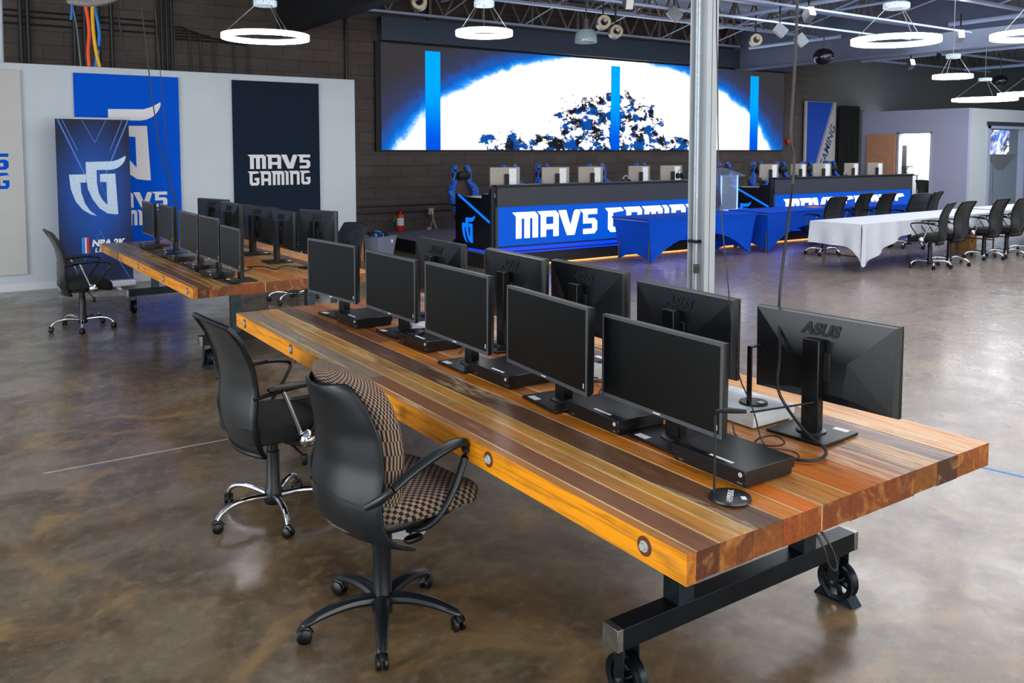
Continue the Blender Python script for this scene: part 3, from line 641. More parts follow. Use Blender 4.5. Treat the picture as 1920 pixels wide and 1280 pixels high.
# ================================================================ COLUMN
t = thing('steel_column', 'pale grey steel column with clipped conduit rising beside the near table', 'column', (5.42, 5.12, 0))
m = MB().box(-.055, .072, -.1, -.088, 0, 3.93).box(-.055, .072, .088, .1, 0, 3.93).box(-.005, .005, -.1, .1, 0, 3.93)
obj('flanged_post', m, mat('column_grey_paint', '#a2a8ab', .7, var=.05, scale=3), t, bevel=.002)
obj('base_plate', MB().box(-.15, .15, -.15, .15, 0, .02), M_duct, t)
m = MB().cyl((-.05, .0, .02), (-.05, .0, 3.93), .011, n=12).cyl((-.025, .045, .02), (-.025, .045, 3.93), .016, n=12)
obj('conduit', m, mat('conduit_pale_paint', '#b4bec6', .4, .2), t)
obj('pipe_clamp', MB().box(-.075, 0, -.015, .075, 1.06, 1.085), M_matte, t)
obj('pipe_clamp', MB().box(-.068, -.03, -.015, .015, .80, .88), M_raw, t)

# ================================================================ TIMBER TABLES
NEAR_X = [0, .037, .127, .199, .265, .395, .484, .579, .723, .919, 1.083, 1.222, 1.353, 1.57]
TOPC = ['#b06c26', '#7c4a22', '#b87a2a', '#c88a34', '#664226', '#d87c14', '#d87010', '#c08438', '#c06c20', '#b87a3c', '#c08444', '#6b4234', '#e8a050']
FARC = ['#a07a50', '#86705e', '#a8803e', '#bc8838', '#664430', '#9c5a26', '#94501e', '#a86a3c', '#a2603a', '#a06c4c', '#ac7650', '#6a483c', '#c88854']
ENDC = ['#c8761a', '#582408', '#8c4a0c', '#74380a', '#8e4c0c', '#9a4608', '#96480a', '#843c06', '#823a06', '#843c08', '#8e520c', '#46281a', '#9a520e']
def timber_table(nm, label, loc, rz, L, seed, tint=1.):
    rnd = random.Random(seed); t = thing(nm, label, 'table', loc, rz)
    W = 1.57; TH = .083
    # tabletop (origin at its top surface)
    me_b = bmesh.new(); cl = me_b.loops.layers.float_color.new('board')
    def board(x0, x1, y0, y1, z0, z1, top, side, end):
        v = [me_b.verts.new((x, y, z)) for x in (x0, x1) for y in (y0, y1) for z in (z0, z1)]
        fs = (((0, 1, 3, 2), side), ((4, 6, 7, 5), side), ((0, 4, 5, 1), end), ((2, 3, 7, 6), end), ((0, 2, 6, 4), end), ((1, 5, 7, 3), top))
        for idx, cc in fs:
            f = me_b.faces.new([v[i] for i in idx])
            for l in f.loops: l[cl] = (*cc, 1)
    for i in range(13):
        x0, x1 = NEAR_X[i], NEAR_X[i+1]-.0012
        dz = rnd.uniform(-.007, .0)
        cuts = [0, rnd.uniform(.35, .7)*L, L]
        if i == 6: cuts = [0, L*.18, L*.62, L]
        for q in range(len(cuts)-1):
            a = srgb(TOPC[i] if q == 0 else FARC[i]); a = tuple(z*tint*rnd.uniform(.9, 1.08) for z in a)
            sd = srgb('#f79c12') if i == 0 else srgb('#8a4a14')
            board(x0, x1, cuts[q]+(0 if q == 0 else .0015), cuts[q+1], -TH+dz, rnd.uniform(-.0008, 0), a, sd, tuple(z*.72 for z in srgb(ENDC[i])))
    for xs in ((.037, .0025), (.127, .002), (.199, .003), (.265, .0035), (.395, .003), (.484, .002), (.579, .004), (.723, .002), (1.083, .003), (1.15, .002), (1.222, .003)):
        cc = srgb('#d9b884'); a = rnd.uniform(0, .3)*L*0
        board(xs[0]-xs[1], xs[0]+xs[1], a+.001, L-.001-rnd.uniform(0, .3)*L, -.01, .0006, cc, cc, cc)
    board(.577, .581, -.0008, .01, -TH, .0004, srgb('#d9b884'), srgb('#d9b884'), srgb('#d9b884'))
    me = bpy.data.meshes.new('tabletop'); bmesh.ops.recalc_face_normals(me_b, faces=me_b.faces); me_b.to_mesh(me); me_b.free()
    o = bpy.data.objects.new('tabletop', me); COL.objects.link(o); o.parent = t; o.location = (0, 0, .77); me.materials.append(Mt)
    # bolts in counterbores on the left edge
    for y in [L*q for q in (.04, .24, .49, .745, .955)]:
        bo = obj('bolt', MB().cyl((-.0002, y, .73), (-.0015, y, .73), .029, n=24), mat('bolt_recess', '#5c2c08', .7) if 'bolt_recess' not in bpy.data.materials else bpy.data.materials['bolt_recess'], t)
        obj('bolt_head', MB().cyl((-.0015, y, .73), (-.012, y, .73), .0115, n=6).cyl((-.0015, y, .73), (-.004, y, .73), .0165, n=16), M_zinc, bo)
    # welded frame at both ends
    for y, out in ((.50, -1), (L-.50, 1)):
        f = obj('frame_beam', MB().box(.18, 1.46, y-.038, y+.038, .205, .28), M_gun2, t, bevel=.002)
        for xc in (.165, 1.45): obj('beam_cap', MB().box(xc, xc+.025, y-.0385, y+.0385, .2045, .2805), M_raw, f, bevel=.001)
        for x in (.48, 1.16): obj('frame_post', MB().box(x-.038, x+.038, y-.038, y+.038, .28, .61), M_gun, t, bevel=.002)
        obj('cross_rail', MB().box(.12, 1.5, y-.04, y+.04, .61, .682), M_gun2, t, bevel=.002)
        for x in (.24, 1.40):
            fk = obj('caster_fork', MB().box(x-.036, x-.031, y-.025, y+.025, .06, .205).box(x+.031, x+.036, y-.025, y+.025, .06, .205).box(x-.036, x+.036, y-.03, y+.03, .198, .205), M_gun, t, bevel=.001)
            wm_ = MB().torus((x, y, .082), .066, [(-.008, -.02), (.015, -.024), (.012, -.006), (.006, 0), (.012, .006), (.015, .024), (-.008, .02)], 32, 'x')
            wm_.cyl((x-.024, y, .082), (x+.024, y, .082), .018, n=14)
            for q in range(6): a = q*PI/3+.3; wm_.bar((x, y+.012*math.cos(a), .082+.012*math.sin(a)), (x, y+.062*math.cos(a), .082+.062*math.sin(a)), .012, .02, up=(1, 0, 0))
            obj('wheel', wm_, M_gun2, t)
            obj('axle_bolt', MB().cyl((x-.042, y, .082), (x+.042, y, .082), .008, n=6), M_raw, fk)
    obj('frame_rail', MB().box(.75, .82, .5, L-.5, .62, .682), M_gun2, t, bevel=.002)
    return t
timber_table('timber_table', 'near heavy plank table on iron wheels, holding two rows of monitors', (1.627, 1.568, 0), 0, 4.11, 3)
timber_table('timber_table', 'farther heavy plank table on iron wheels in front of the white partition', (1.64, 6.885, 0), math.radians(1.2), 3.95, 5, .9)
def chock(label, x, y):
    t = thing('wheel_chock', label, 'wheel chock', (x, y, 0))
    obj('plate', MB().box(-.032, .032, -.09, .09, 0, .006), M_gun, t, bevel=.001)
    for s in (-1, 1): obj('wedge', MB().prism([(s*.088, .006), (s*.03, .006), (s*.062, .038)], (-.03, 0, 0), (0, 1, 0), (0, 0, 1), (.06, 0, 0)), M_gun, t)
chock('steel chock under the right front wheel of the near table', 1.627+1.40, 2.068)
chock('steel chock under the left far-row wheel of the farther table', 1.87, 7.39)
# loop of cable drooping below the near end of the table
tag(obj('cable_loop', MB().tube([(2.19, 1.60, .695), (2.195, 1.555, .66), (2.22, 1.55, .58), (2.26, 1.55, .55), (2.27, 1.555, .58), (2.235, 1.57, .66), (2.23, 1.62, .69)], .004, 6, smooth=2), M_cab), 'thin black cable loop drooping under the near end of the table', 'cable')

# ================================================================ MONITORS ON TABLES
def monitor():
    t = thing('monitor', 'x', 'monitor')    # screen faces -x ; width along y ; origin on desk under the panel centre ; top at .485
    p = obj('panel', MB().box(-.012, .006, -.31, .31, .12, .485), M_black, t, bevel=.003)
    m = MB(); o = [(-.308, .122), (.308, .122), (.308, .483), (-.308, .483)]; i_ = [(-.11, .17), (.11, .17), (.13, .31), (-.13, .31)]
    m.rings([[(.006, y, z) for y, z in o], [(.028, y*.985, z) for y, z in [(-.30, .128), (.30, .128), (.304, .479), (-.304, .479)]], [(.06, y, z) for y, z in i_]])
    obj('rear_shell', m, M_cpl, t, smooth=False)
    obj('bezel', MB().box(-.0135, -.012, -.31, .31, .472, .485).box(-.0135, -.012, -.31, .31, .12, .137).box(-.0135, -.012, -.31, -.299, .137, .472).box(-.0135, -.012, .299, .31, .137, .472), M_bez, p, smooth=False)
    obj('screen', MB().box(-.0128, -.012, -.299, .299, .137, .472), M_screen, p, smooth=False)
    obj('brand_mark', MB().box(-.0142, -.0134, -.018, .018, .126, .131).box(-.0142, -.0134, -.29, -.285, .15, .17), M_label, p, smooth=False)
    obj('stand_column', MB().box(.062, .105, -.036, .036, .012, .395), M_black, t, bevel=.004)
    obj('mount', MB().box(.045, .066, -.06, .06, .22, .34), M_matte, t, bevel=.003)
    bs = obj('base_plate', MB().box(-.04, .20, -.13, .13, 0, .012), M_black, t, bevel=.004)
    obj('swivel_ring', MB().lathe([(.058, .012), (.058, .018), (.05, .02), (.0, .02)], (.085, 0, 0)), M_cpl, bs)
    obj('sticker', MB().box(-.03, -.0, .04, .1, .012, .0125), M_label, bs, smooth=False)
    mk = text_obj('rear_mark', 'ASUS', .066, M_matte, sheared(frame((.0425, 0, .405), (0, 1, 0), (-.19, 0, 1)), .25), t, .0035, .0035, 1.05)
    return t
mon = monitor()
def place_mon(x, y, ztop, ang, W, lab, face=-1, tilt=0, grp=None):
    s = W/.62
    # the stand height is set per monitor through the thing's z scale
    zs = (ztop-.771)/.485
    rz = math.radians(ang) if face < 0 else PI+math.radians(ang)
    return put(mon, (x, y, .771), rz, lab, grp, (s, s, zs))
ROWA = 'monitors in the screen-side row of the near table'; ROWB = 'monitors in the back-side row of the near table'
for a in ((2.175, 2.245, 1.206, -1, .635, 'nearest dark-screened monitor on the near table, behind the slim headphone stand'),
          (2.12, 2.87, 1.24, -5, .65, 'second nearest dark-screened monitor on the near table'),
          (2.12, 3.62, 1.27, -1, .635, 'middle dark-screened monitor of the five on the near table'),
          (2.19, 4.50, 1.243, 1, .63, 'fourth dark-screened monitor from the near end of the table'),
          (2.12, 5.22, 1.258, 6, .635, 'farthest dark-screened monitor, at the back end of the near table')):
    place_mon(*a, grp=ROWA)
for a in ((2.82, 2.01, 1.22, 5, .60, 'monitor seen from behind, rightmost, at the near end of the table', 1),
          (2.77, 2.70, 1.232, -3, .635, 'monitor seen from behind, next to the white game console', 1),
          (2.80, 3.42, 1.255, -2, .635, 'monitor seen from behind, third from the near end of the table', 1),
          (2.64, 3.86, 1.285, -3, .62, 'monitor seen from behind, fourth from the near end, its stand column in plain view', 1),
          (2.71, 4.83, 1.265, 0, .62, 'monitor seen from behind, farthest in the row nearest the stage', 1)):
    place_mon(*a, grp=ROWB)
for a in ((1.985, 10.25, 1.27, 0, .60, 'grey-screened monitor at the far left corner of the farther table'),
          (2.02, 9.52, 1.27, 0, .64, 'grey-screened monitor, second from the far end of the farther table'),
          (1.963, 8.3, 1.27, 0, .68, 'grey-screened monitor, middle of the left row on the farther table'),
          (1.98, 7.66, 1.27, 3, .54, 'grey-screened monitor just behind the nearest one on the farther table'),
          (2.0, 7.08, 1.222, 0, .55, 'nearest grey-screened monitor on the farther table')):
    place_mon(*a, grp='monitors in the left row of the farther table')
for a in ((2.77, 10.5, 1.27, 16, .66, 'dark monitor back, farthest on the farther table', 1),
          (2.735, 9.62, 1.27, 3, .62, 'dark monitor back, second farthest on the farther table', 1),
          (2.81, 8.86, 1.27, 10, .68, 'dark monitor back in the middle of the farther table', 1),
          (2.80, 8.08, 1.27, 0, .62, 'dark monitor back, second nearest on the farther table', 1),
          (2.92, 7.5, 1.30, 20, .50, 'nearest dark monitor back on the farther table, by the partition end', 1)):
    place_mon(*a, grp='monitors in the right row of the farther table')

# ================================================================ CONSOLES
def console(mm, nm='game_console'):
    t = thing(nm, 'x', 'game console')     # front faces -x
    obj('upper_body', MB().box(0, .245, -.165, .165, .026, .062), mm, t, bevel=.002)
    lo = obj('lower_body', MB().box(.01, .24, -.158, .158, .003, .026), mm, t, bevel=.002)
    obj('front_port', MB().box(.0085, .0105, -.145, -.125, .011, .017).box(.0085, .0105, .115, .135, .011, .017), M_raw, lo, smooth=False)
    for x in (.04, .21):
        for y in (-.12, .12): obj('foot', MB().cyl((x, y, 0), (x, y, .004), .012, n=10), M_rub, t)
    obj('power_button', MB().lathe([(.0075, 0), (.0075, -.0012), (.0055, -.0012), (.0055, 0)], (0, -.145, .046), 20, 'x').obox((-.0006, -.145, .046), (.0004, 0, 0), (0, .004, .004), (0, -.0008, .0008)).obox((-.0006, -.145, .046), (.0004, 0, 0), (0, .004, -.004), (0, .0008, .0008)), M_label, t)
    obj('label_strip', MB().box(.022, .034, -.09, .01, .062, .0625), M_label, t, smooth=False)
    return t
cb = console(mat('console_black', '#0a0b0d', .3, var=.08))
for x, y, rz, lab in ((2.092, 1.935, 0, 'black game console nearest the camera, in front of the nearest monitor'), (2.095, 2.545, -.02, 'black game console under the second nearest monitor'), (2.10, 3.30, 0, 'black game console between the second and middle monitors'),
                  (2.13, 4.125, .02, 'black game console in front of the middle monitor'), (2.068, 4.90, 0, 'black game console in front of the farthest monitor of the near table')):
    put(cb, (x, y, .771), rz, lab, 'black consoles along the near table')
for x, y, rz, lab in ((1.86, 10.05, 0, 'black game console at the far left corner of the farther table'), (1.88, 9.1, 0, 'black game console below the second monitor of the farther table'), (1.87, 8.72, 0, 'black game console beside the middle monitor of the farther table'),
                  (1.88, 7.98, 0, 'black game console below the fourth monitor of the farther table'), (1.87, 7.42, .1, 'black game console behind the nearest monitor of the farther table')):
    put(cb, (x, y, .771), rz, lab, 'black consoles along the farther table', .85)
wc = console(M_conw)
put(wc, (2.83, 2.315, .771), PI, 'white game console under the round headphone stand', 'white consoles')
put(wc, (2.60, 3.20, .771), PI, 'white game console half hidden between the second and third monitors', 'white consoles')
put(wc, (2.55, 4.30, .771), PI, 'white game console half hidden behind the middle monitor', 'white consoles')
# headphone stands
def hstand(m_, label, loc, rz, h, flat=True):
    t = thing('headphone_stand', label, 'headphone stand', loc, rz)
    obj('base', MB().lathe([(0, 0), (.062, 0), (.066, .003), (.064, .009), (0, .010)]), M_cpl, t)
    obj('post', MB().tube([(-.045, .02, .008), (-.045, .02, h-.015), (-.04, .02, h-.003), (-.02, .02, h)], .004 if not flat else .011, 8, flat=1 if not flat else 1., smooth=0), M_matte, t)
    obj('cradle', MB().tube([(-.045, .02, h), (-.0, .02, h+.002), (.05, .02, h)], [.006, .011, .008], 10, flat=.8 if not flat else .35) , M_cpl if not flat else M_matte, t)
    return t
h1 = hstand(None, 'slim black headphone stand at the near end of the table', (2.008, 1.757, .771), math.radians(-35), .27, False)
text_obj('lettering', 'HYPERX', .026, M_label, frame((.008, -.006, .0102), (.3, 1, 0), (-1, .3, 0)), h1, .0002, .0004)
obj('sticker', MB().box(.03, .045, -.03, -.008, .0095, .0105), M_label, h1)
t = thing('headphone_stand', 'flat-armed black headphone stand on top of the white console', 'headphone stand', (2.70, 2.25, .834))
obj('base', MB().lathe([(0, 0), (.055, 0), (.057, .003), (.055, .007), (0, .008)]), M_black, t)
obj('post', MB().box(-.03, -.024, -.012, .012, .006, .235).box(-.03, .05, -.012, .012, .229, .235), M_black, t, bevel=.002); obj('sticker', MB().box(.0, .025, -.04, -.015, .0078, .0084), M_label, t, smooth=False)
for x, y, lab in ((2.42, 3.02, 'black headphone stand behind the second monitor, only its arm showing'), (2.45, 3.62, 'black headphone stand behind the middle monitor, arm catching light')):
    t = thing('headphone_stand', lab, 'headphone stand', (x, y, .771)); obj('base', MB().lathe([(0, 0), (.055, 0), (.057, .003), (0, .008)]), M_black, t)
    obj('post', MB().box(-.03, -.024, -.012, .012, .006, .33).box(-.03, .05, -.012, .012, .324, .33), M_cpl, t, bevel=.002)
tag(obj('coiled_puck', MB().lathe([(0, 0), (.055, 0), (.055, .012), (.04, .018), (0, .018)], (2.19, 4.19, .834)), M_black), 'round black stand base lying on the console in front of the middle monitor', 'base')
# cables on and over the table
def cable(label, pts, r, m_=M_cab, nm='cable', sm=2): return tag(obj(nm, MB().tube(pts, r, 7, smooth=sm), m_), label, 'cable')
cable('thick black cable hanging from the ceiling down to the near end of the table', [(2.95, 2.25, 4.9), (2.92, 2.25, 2.46), (2.91, 2.25, 2.14), (2.89, 2.25, 1.89), (2.93, 2.25, 1.81), (2.89, 2.25, 1.55), (2.84, 2.25, 1.24), (2.70, 2.12, 1.06), (2.62, 2.08, .95), (2.66, 2.05, .86), (2.62, 1.92, .80), (2.60, 1.83, .785), (2.52, 1.79, .782), (2.45, 1.80, .782), (2.42, 1.88, .782)], .006)
cable('thin dark cable hanging from the ceiling just right of the steel column', [(2.65, 2.45, 4.9), (2.66, 2.45, 2.46), (2.68, 2.45, 2.14), (2.69, 2.45, 1.81), (2.72, 2.45, 1.54), (2.72, 2.40, 1.22), (2.62, 2.28, .98), (2.55, 2.12, .86), (2.50, 2.05, .785), (2.45, 1.98, .782)], .0028)
cable('thin black cable curling behind the nearest console', [(2.42, 2.0, .782), (2.48, 2.06, .78), (2.55, 2.02, .80), (2.52, 1.94, .79), (2.46, 1.97, .782), (2.40, 2.08, .79), (2.52, 2.2, .80)], .0035)
cable('thin black cable crossing from the white console to the rightmost monitor', [(2.55, 2.14, .85), (2.62, 2.06, .875), (2.72, 1.98, .90)], .004)
cable('thin black cable looping on the planks near the table middle', [(2.35, 1.95, .79), (2.42, 1.93, .80), (2.50, 1.88, .782), (2.44, 1.83, .782), (2.38, 1.86, .782)], .003)
for i, (x, y) in enumerate(((2.45, 2.85), (2.45, 3.05), (2.42, 3.95), (2.42, 4.7))):
    cable('black cable lying between the two monitor rows of the near table', [(x-.15, y-.1, .778), (x, y+.05, .80), (x+.12, y-.04, .778), (x+.05, y+.14, .79), (x-.1, y+.22, .778)], .004)['group'] = 'loose cables between the monitor rows'
cable('tangle of black cables on the near end of the farther table', [(2.2, 7.5, .78), (2.35, 7.6, .80), (2.3, 7.75, .79), (2.45, 7.65, .80), (2.5, 7.45, .78), (2.6, 7.6, .80), (2.75, 7.55, .78)], .006)
cable('black cable hanging under the farther table between its legs', [(2.5, 6.95, .68), (2.52, 6.93, .60), (2.56, 6.95, .64), (2.62, 6.93, .61), (2.66, 6.95, .67)], .006)
cable('black cable dangling to the floor from the farther table', [(2.55, 7.1, .68), (2.56, 7.08, .5), (2.53, 7.1, .3), (2.54, 7.12, .004)], .005)
cable('thin black cable swinging from the ceiling in front of the blue banner', [(1.7, 9.0, 5.0), (1.73, 9, 3.31), (1.75, 9, 3.0), (1.78, 9, 2.65), (1.82, 9, 2.23), (1.88, 9, 1.75), (2.0, 9.05, 1.29), (2.2, 9.0, .785)], .006)
cable('second thin black cable in front of the blue banner, straighter', [(1.75, 9.05, 5.0), (1.86, 9.05, 3.3), (1.92, 9.05, 2.28), (1.94, 9.05, 1.81), (2.02, 9.1, 1.3), (2.25, 9.1, .785)], .004)
# cable bundle dropping onto the partition
for m_, nm_, p in ((M_ora, 'orange', [(1.76, 12.95, 3.95), (1.80, 12.95, 3.7), (1.82, 12.95, 3.45), (1.79, 12.95, 3.2), (1.80, 12.94, 2.99)]), (M_yel, 'yellow', [(1.88, 12.95, 3.95), (1.86, 12.95, 3.7), (1.87, 12.95, 3.4), (1.9, 12.95, 3.15), (1.93, 12.94, 2.99)]),
                 (M_blj, 'blue', [(1.82, 12.97, 4.3), (1.90, 12.97, 3.75), (1.95, 12.97, 3.5), (1.93, 12.97, 3.25), (1.88, 12.96, 2.99)])):
    cable(nm_+' cable dropping onto the top of the white partition', p, .024, m_)
cable('grey cable beside the coloured bundle above the partition', [(1.6, 12.95, 3.9), (1.66, 12.95, 3.6), (1.68, 12.95, 3.3), (1.70, 12.94, 2.99)], .01, M_gcab)
cable('loose blue cable end hanging left of the bundle above the partition', [(1.6, 12.95, 4.1), (1.62, 12.95, 3.8), (1.6, 12.95, 3.6)], .016, M_blj)
cable('pair of dark cables running down behind the banner wall', [(2.1, 12.95, 4.6), (2.18, 12.95, 3.8), (2.28, 12.95, 2.99)], .014)
m = MB().sell((1.75, 12.95, 3.84), (.2, .06, .05), .8, .8).sell((2.05, 12.95, 3.95), (.2, .06, .07), .8, .8, fn=lambda p: (p.x, p.y, p.z+p.x*.5)).tube([(1.5, 12.95, 3.98), (1.7, 12.95, 3.85), (2.0, 12.95, 3.88), (2.35, 12.95, 4.05)], [.03, .05, .07, .03], 8, smooth=2)
tag(obj('tape_wrap', m, mat('grey_wrap', '#8f8f8a', .6, var=.2)), 'grey tape-wrapped clump gathering the coloured cables near the ceiling', 'cable wrap')
tag(obj('vertical_pole', MB().cyl((.78, 13.05, 2.9), (.80, 13.05, 5.1), .03), M_white), 'white pole rising above the partition at the left edge', 'pole')

# ================================================================ CHAIRS
def caster(parent, c, yaw, r=.026, hood=M_black):
    m = MB(); x, y, _ = c; ca, sa = math.cos(yaw), math.sin(yaw)
    for s in (-1, 1): m.lathe([(0, -.009), (r*.8, -.009), (r, -.005), (r, .005), (r*.8, .009), (0, .009)], (0, s*.014, r), 18, 'y')
    m.tube([(-.024, 0, r+.004), (-.012, 0, r*2-.004), (.008, 0, r*2+.004), (.022, 0, r+.014)], .012, 8, smooth=1).cyl((0, 0, r*2), (0, 0, .072), .007, n=8)
    m.move(Matrix.Translation((x, y, 0)) @ Matrix.Rotation(yaw, 4, 'Z')); return obj('caster', m, hood, parent)
def mesh_chair(name='task_chair', sub=1):
    t = thing(name, 'x', 'chair')      # faces +x, origin on floor under the column
    def back(u, v):
        z = .385+.645*v; prof = [(-.19, 0), (-.225, .12), (-.235, .3), (-.22, .5), (-.235, .7), (-.28, .88), (-.33, 1)]
        for (xa, va), (xb, vb) in zip(prof, prof[1:]):
            if v <= vb+1e-6: f = (v-va)/(vb-va); x = xa*(1-f)+xb*f; break
        hw = .212+.03*math.sin(min(1, v*1.25)*PI*.5) - .02*max(0, v-.8)*3
        y = (u*2-1)*hw
        return (x+.05*(abs(u*2-1)**2)*(1-.5*v)+ .008, y, z+ .012*(1-abs(u*2-1)**2)*(1 if v > .9 else 0))
    obj('backrest', MB().grid(back, 12, 16, -.022), M_mesh, t, sub=sub)
    obj('back_rim', MB().tube([back(0, j/14) for j in range(15)]+[back(i/8, 1) for i in range(1, 9)]+[back(1, j/14) for j in range(13, -1, -1)]+[back(i/8, 0) for i in range(7, 0, -1)], .014, 8, closed=True), M_black, t)
    def sh(p): return (p.x, p.y*(1-.06*(p.x > 0)), p.z-(.05*max(0, p.x/.24)**2))
    obj('seat', MB().sell((.03, 0, .485), (.245, .245, .06), .45, .4, 32, 12, fn=sh), M_seat, t)
    obj('seat_pan', MB().box(-.12, .14, -.12, .12, .40, .435), M_black, t, bevel=.01)
    for s in (-1, 1):
        a = obj('armrest', MB().tube([(-.19, s*.235, .68), (-.10, s*.27, .705), (.08, s*.275, .725), (.21, s*.272, .71), (.235, s*.27, .68), (.17, s*.265, .58), (.07, s*.255, .46)], [.011, .013, .015, .014, .012, .011, .013], 10, flat=.8, smooth=2), M_black, t)
        obj('arm_strut', MB().cyl((-.06, s*.272, .715), (.035, s*.262, .475), .011, n=10), M_chrome, a)
        obj('arm_pad', MB().sell((-.02, s*.275, .724), (.12, .028, .014), .6, .6, 18, 8), M_black, a)
        obj('arm_cap', MB().sell((.06, s*.285, .455), (.044, .036, .044), 1, 1, 20, 14), M_chrome, a)
        obj('arm_bracket', MB().bar((.06, s*.27, .43), (.04, s*.11, .405), .06, .025), M_black, a)
    obj('column', MB().lathe([(.0, .06), (.042, .06), (.045, .075), (.045, .13), (.034, .15), (.033, .33), (.028, .335), (.028, .40), (0, .40)]), M_black, t)
    lv = obj('lever', MB().tube([(.02, -.05, .40), (.05, -.14, .38), (.07, -.2, .345)], .005, 6).sell((.075, -.21, .325), (.016, .01, .03), .7, .7, 12, 8), M_black, t)
    for q in range(5):
        a = math.radians(43+72*q); ca, sa = math.cos(a), math.sin(a)
        lg = obj('base_leg', MB().tube([(.03*ca, .03*sa, .10), (.14*ca, .14*sa, .118), (.23*ca, .23*sa, .115), (.285*ca, .285*sa, .09), (.305*ca, .305*sa, .062)], [.016, .016, .014, .013, .012], 10, smooth=2), M_chrome, t)
        caster(lg, (.305*ca, .305*sa, 0), a+random.uniform(-1, 1))
    return t
mc = mesh_chair()
put(mc, (1.368, 4.19, 0), math.radians(5), 'black mesh-backed chair with chrome base at the near table, behind the checked chair', 'black mesh-backed chairs')
for x, y, h, lab in ((1.22, 9.77, 2, 'black mesh-backed chair alone at the left, by the roll-up banner'),
    (13.0, 7.40, 106, 'black mesh-backed chair, nearest and leftmost on the near side of the white-clothed table'), (13.60, 7.42, 93, 'black mesh-backed chair, second on the near side of the white-clothed table'),
    (14.85, 7.5, 93, 'black mesh-backed chair, third on the near side, in front of the cardboard box'), (15.45, 7.42, 90, 'black mesh-backed chair, fourth on the near side of the white-clothed table'), (16.45, 7.52, 86, 'black mesh-backed chair cut off by the right edge of the view'),
    (13.05, 9.38, 88, 'black mesh-backed chair, leftmost between the blue and the white tables'), (14.55, 9.85, 96, 'black mesh-backed chair, second between the blue and the white tables'), (14.93, 9.62, 92, 'black mesh-backed chair, third between the blue and the white tables'),
    (15.35, 9.15, 75, 'black mesh-backed chair, fourth between the blue and the white tables, turned'), (16.3, 9.45, 100, 'black mesh-backed chair, rightmost between the blue and the white tables, before the office wall')):
    put(mc, (x, y, 0), math.radians(h), lab, 'black mesh-backed chairs')
for x, y, h, lab in ((3.55, 8.7, 190, 'black chair back peeking past the nearest monitor of the farther table'), (3.6, 10.1, 175, 'black chair back behind the farthest monitors of the farther table')):
    put(mc, (x, y, 0), math.radians(h), lab, 'black mesh-backed chairs')
# far chairs near the doorway
put(mc, (23.92, 13.72, 0), math.radians(-10), 'dark chair standing inside the lit office doorway', 'black mesh-backed chairs', .95)

# checked chair
t = thing('swivel_chair', 'swivel chair with checked tan and black upholstery and black plastic shell', 'chair', (1.388, 2.955, 0), math.radians(8))
def shell_pt(u, v, off=0.):
    # v 0 bottom .. 1 top ; u -1..1 across
    z = .385+.635*v
    prof = [(-.06, 0), (-.17, .07), (-.215, .18), (-.225, .32), (-.205, .5), (-.215, .7), (-.25, .88), (-.285, 1)]
    for (xa, va), (xb, vb) in zip(prof, prof[1:]):
        if v <= vb+1e-6: f = (v-va)/(vb-va); x = xa*(1-f)+xb*f; break
    hw = .25*math.sqrt(max(.0, 1-((v-.34)/.72)**4))*(1-.10*v)
    hw = max(hw, .03)
    return (x+.075*u*u+off, u*hw, z)
obj('back_shell', MB().grid(lambda u, v: shell_pt(u*2-1, v), 14, 20, .018), M_cpl, t, sub=1)
obj('shell_seam', MB().tube([tuple(Vector(shell_pt(u/10., .33-.03*(u/10.)**2))+Vector((-.016, 0, 0))) for u in range(-8, 9)], .0025, 6), M_matte, t)
def cush(p):
    v = max(0, min(1, (p.z+.30)/.60)); xo = -.24+.035*math.sin(v*PI)*1+(-.055*max(0, v-.55)*1.6); u = p.y/.24
    return (p.x+xo+.045+.07*u*u, p.y*(1-.06*v), p.z)
obj('back_cushion', MB().sell((.018, 0, .755), (.052, .245, .312), .5, .7, 64, 36, rep=(92, 62), fn=cush), Mc, t)
def seatf(p):
    f = p.x/.25
    return (p.x, p.y*(1-.08*max(0, f)), p.z+.02*(p.y/.25)**2-(.035*max(0, f)**3)+.02*(-f if f < 0 else 0))
obj('seat_cushion', MB().sell((.095, 0, .510), (.272, .265, .058), .5, .55, 64, 28, fn=seatf, uvf=lambda p: ((p.x+p.z*.6)*62, (p.y+p.z*.9)*62)), Mc, t)
obj('seat_shell', MB().sell((.04, 0, .478), (.235, .225, .035), .6, .6, 32, 12), M_black, t)
for s in (-1, 1):
    a = obj('armrest', MB().tube([(-.13, s*.275, .655), (-.04, s*.285, .71), (.08, s*.29, .755), (.17, s*.285, .765), (.205, s*.28, .735), (.17, s*.275, .63), (.11, s*.265, .52), (.05, s*.24, .45), (.0, s*.17, .435)], [.016, .022, .026, .024, .019, .017, .018, .018, .014], 12, flat=.75, smooth=2), M_cpl, t)
    obj('arm_joint', MB().tube([(-.13, s*.275, .655), (-.165, s*.25, .62), (-.185, s*.19, .58)], .016, 10, smooth=1), M_cpl, a)
obj('column', MB().lathe([(0, .05), (.04, .05), (.042, .10), (.036, .12), (.036, .30), (.040, .31), (.040, .42), (.06, .44), (0, .445)]), M_cpl, t)
obj('lever', MB().tube([(.02, -.05, .43), (.04, -.11, .41), (.05, -.13, .385)], .006, 6).sell((.055, -.135, .372), (.042, .02, .014), .7, .7, 14, 8), M_black, t)
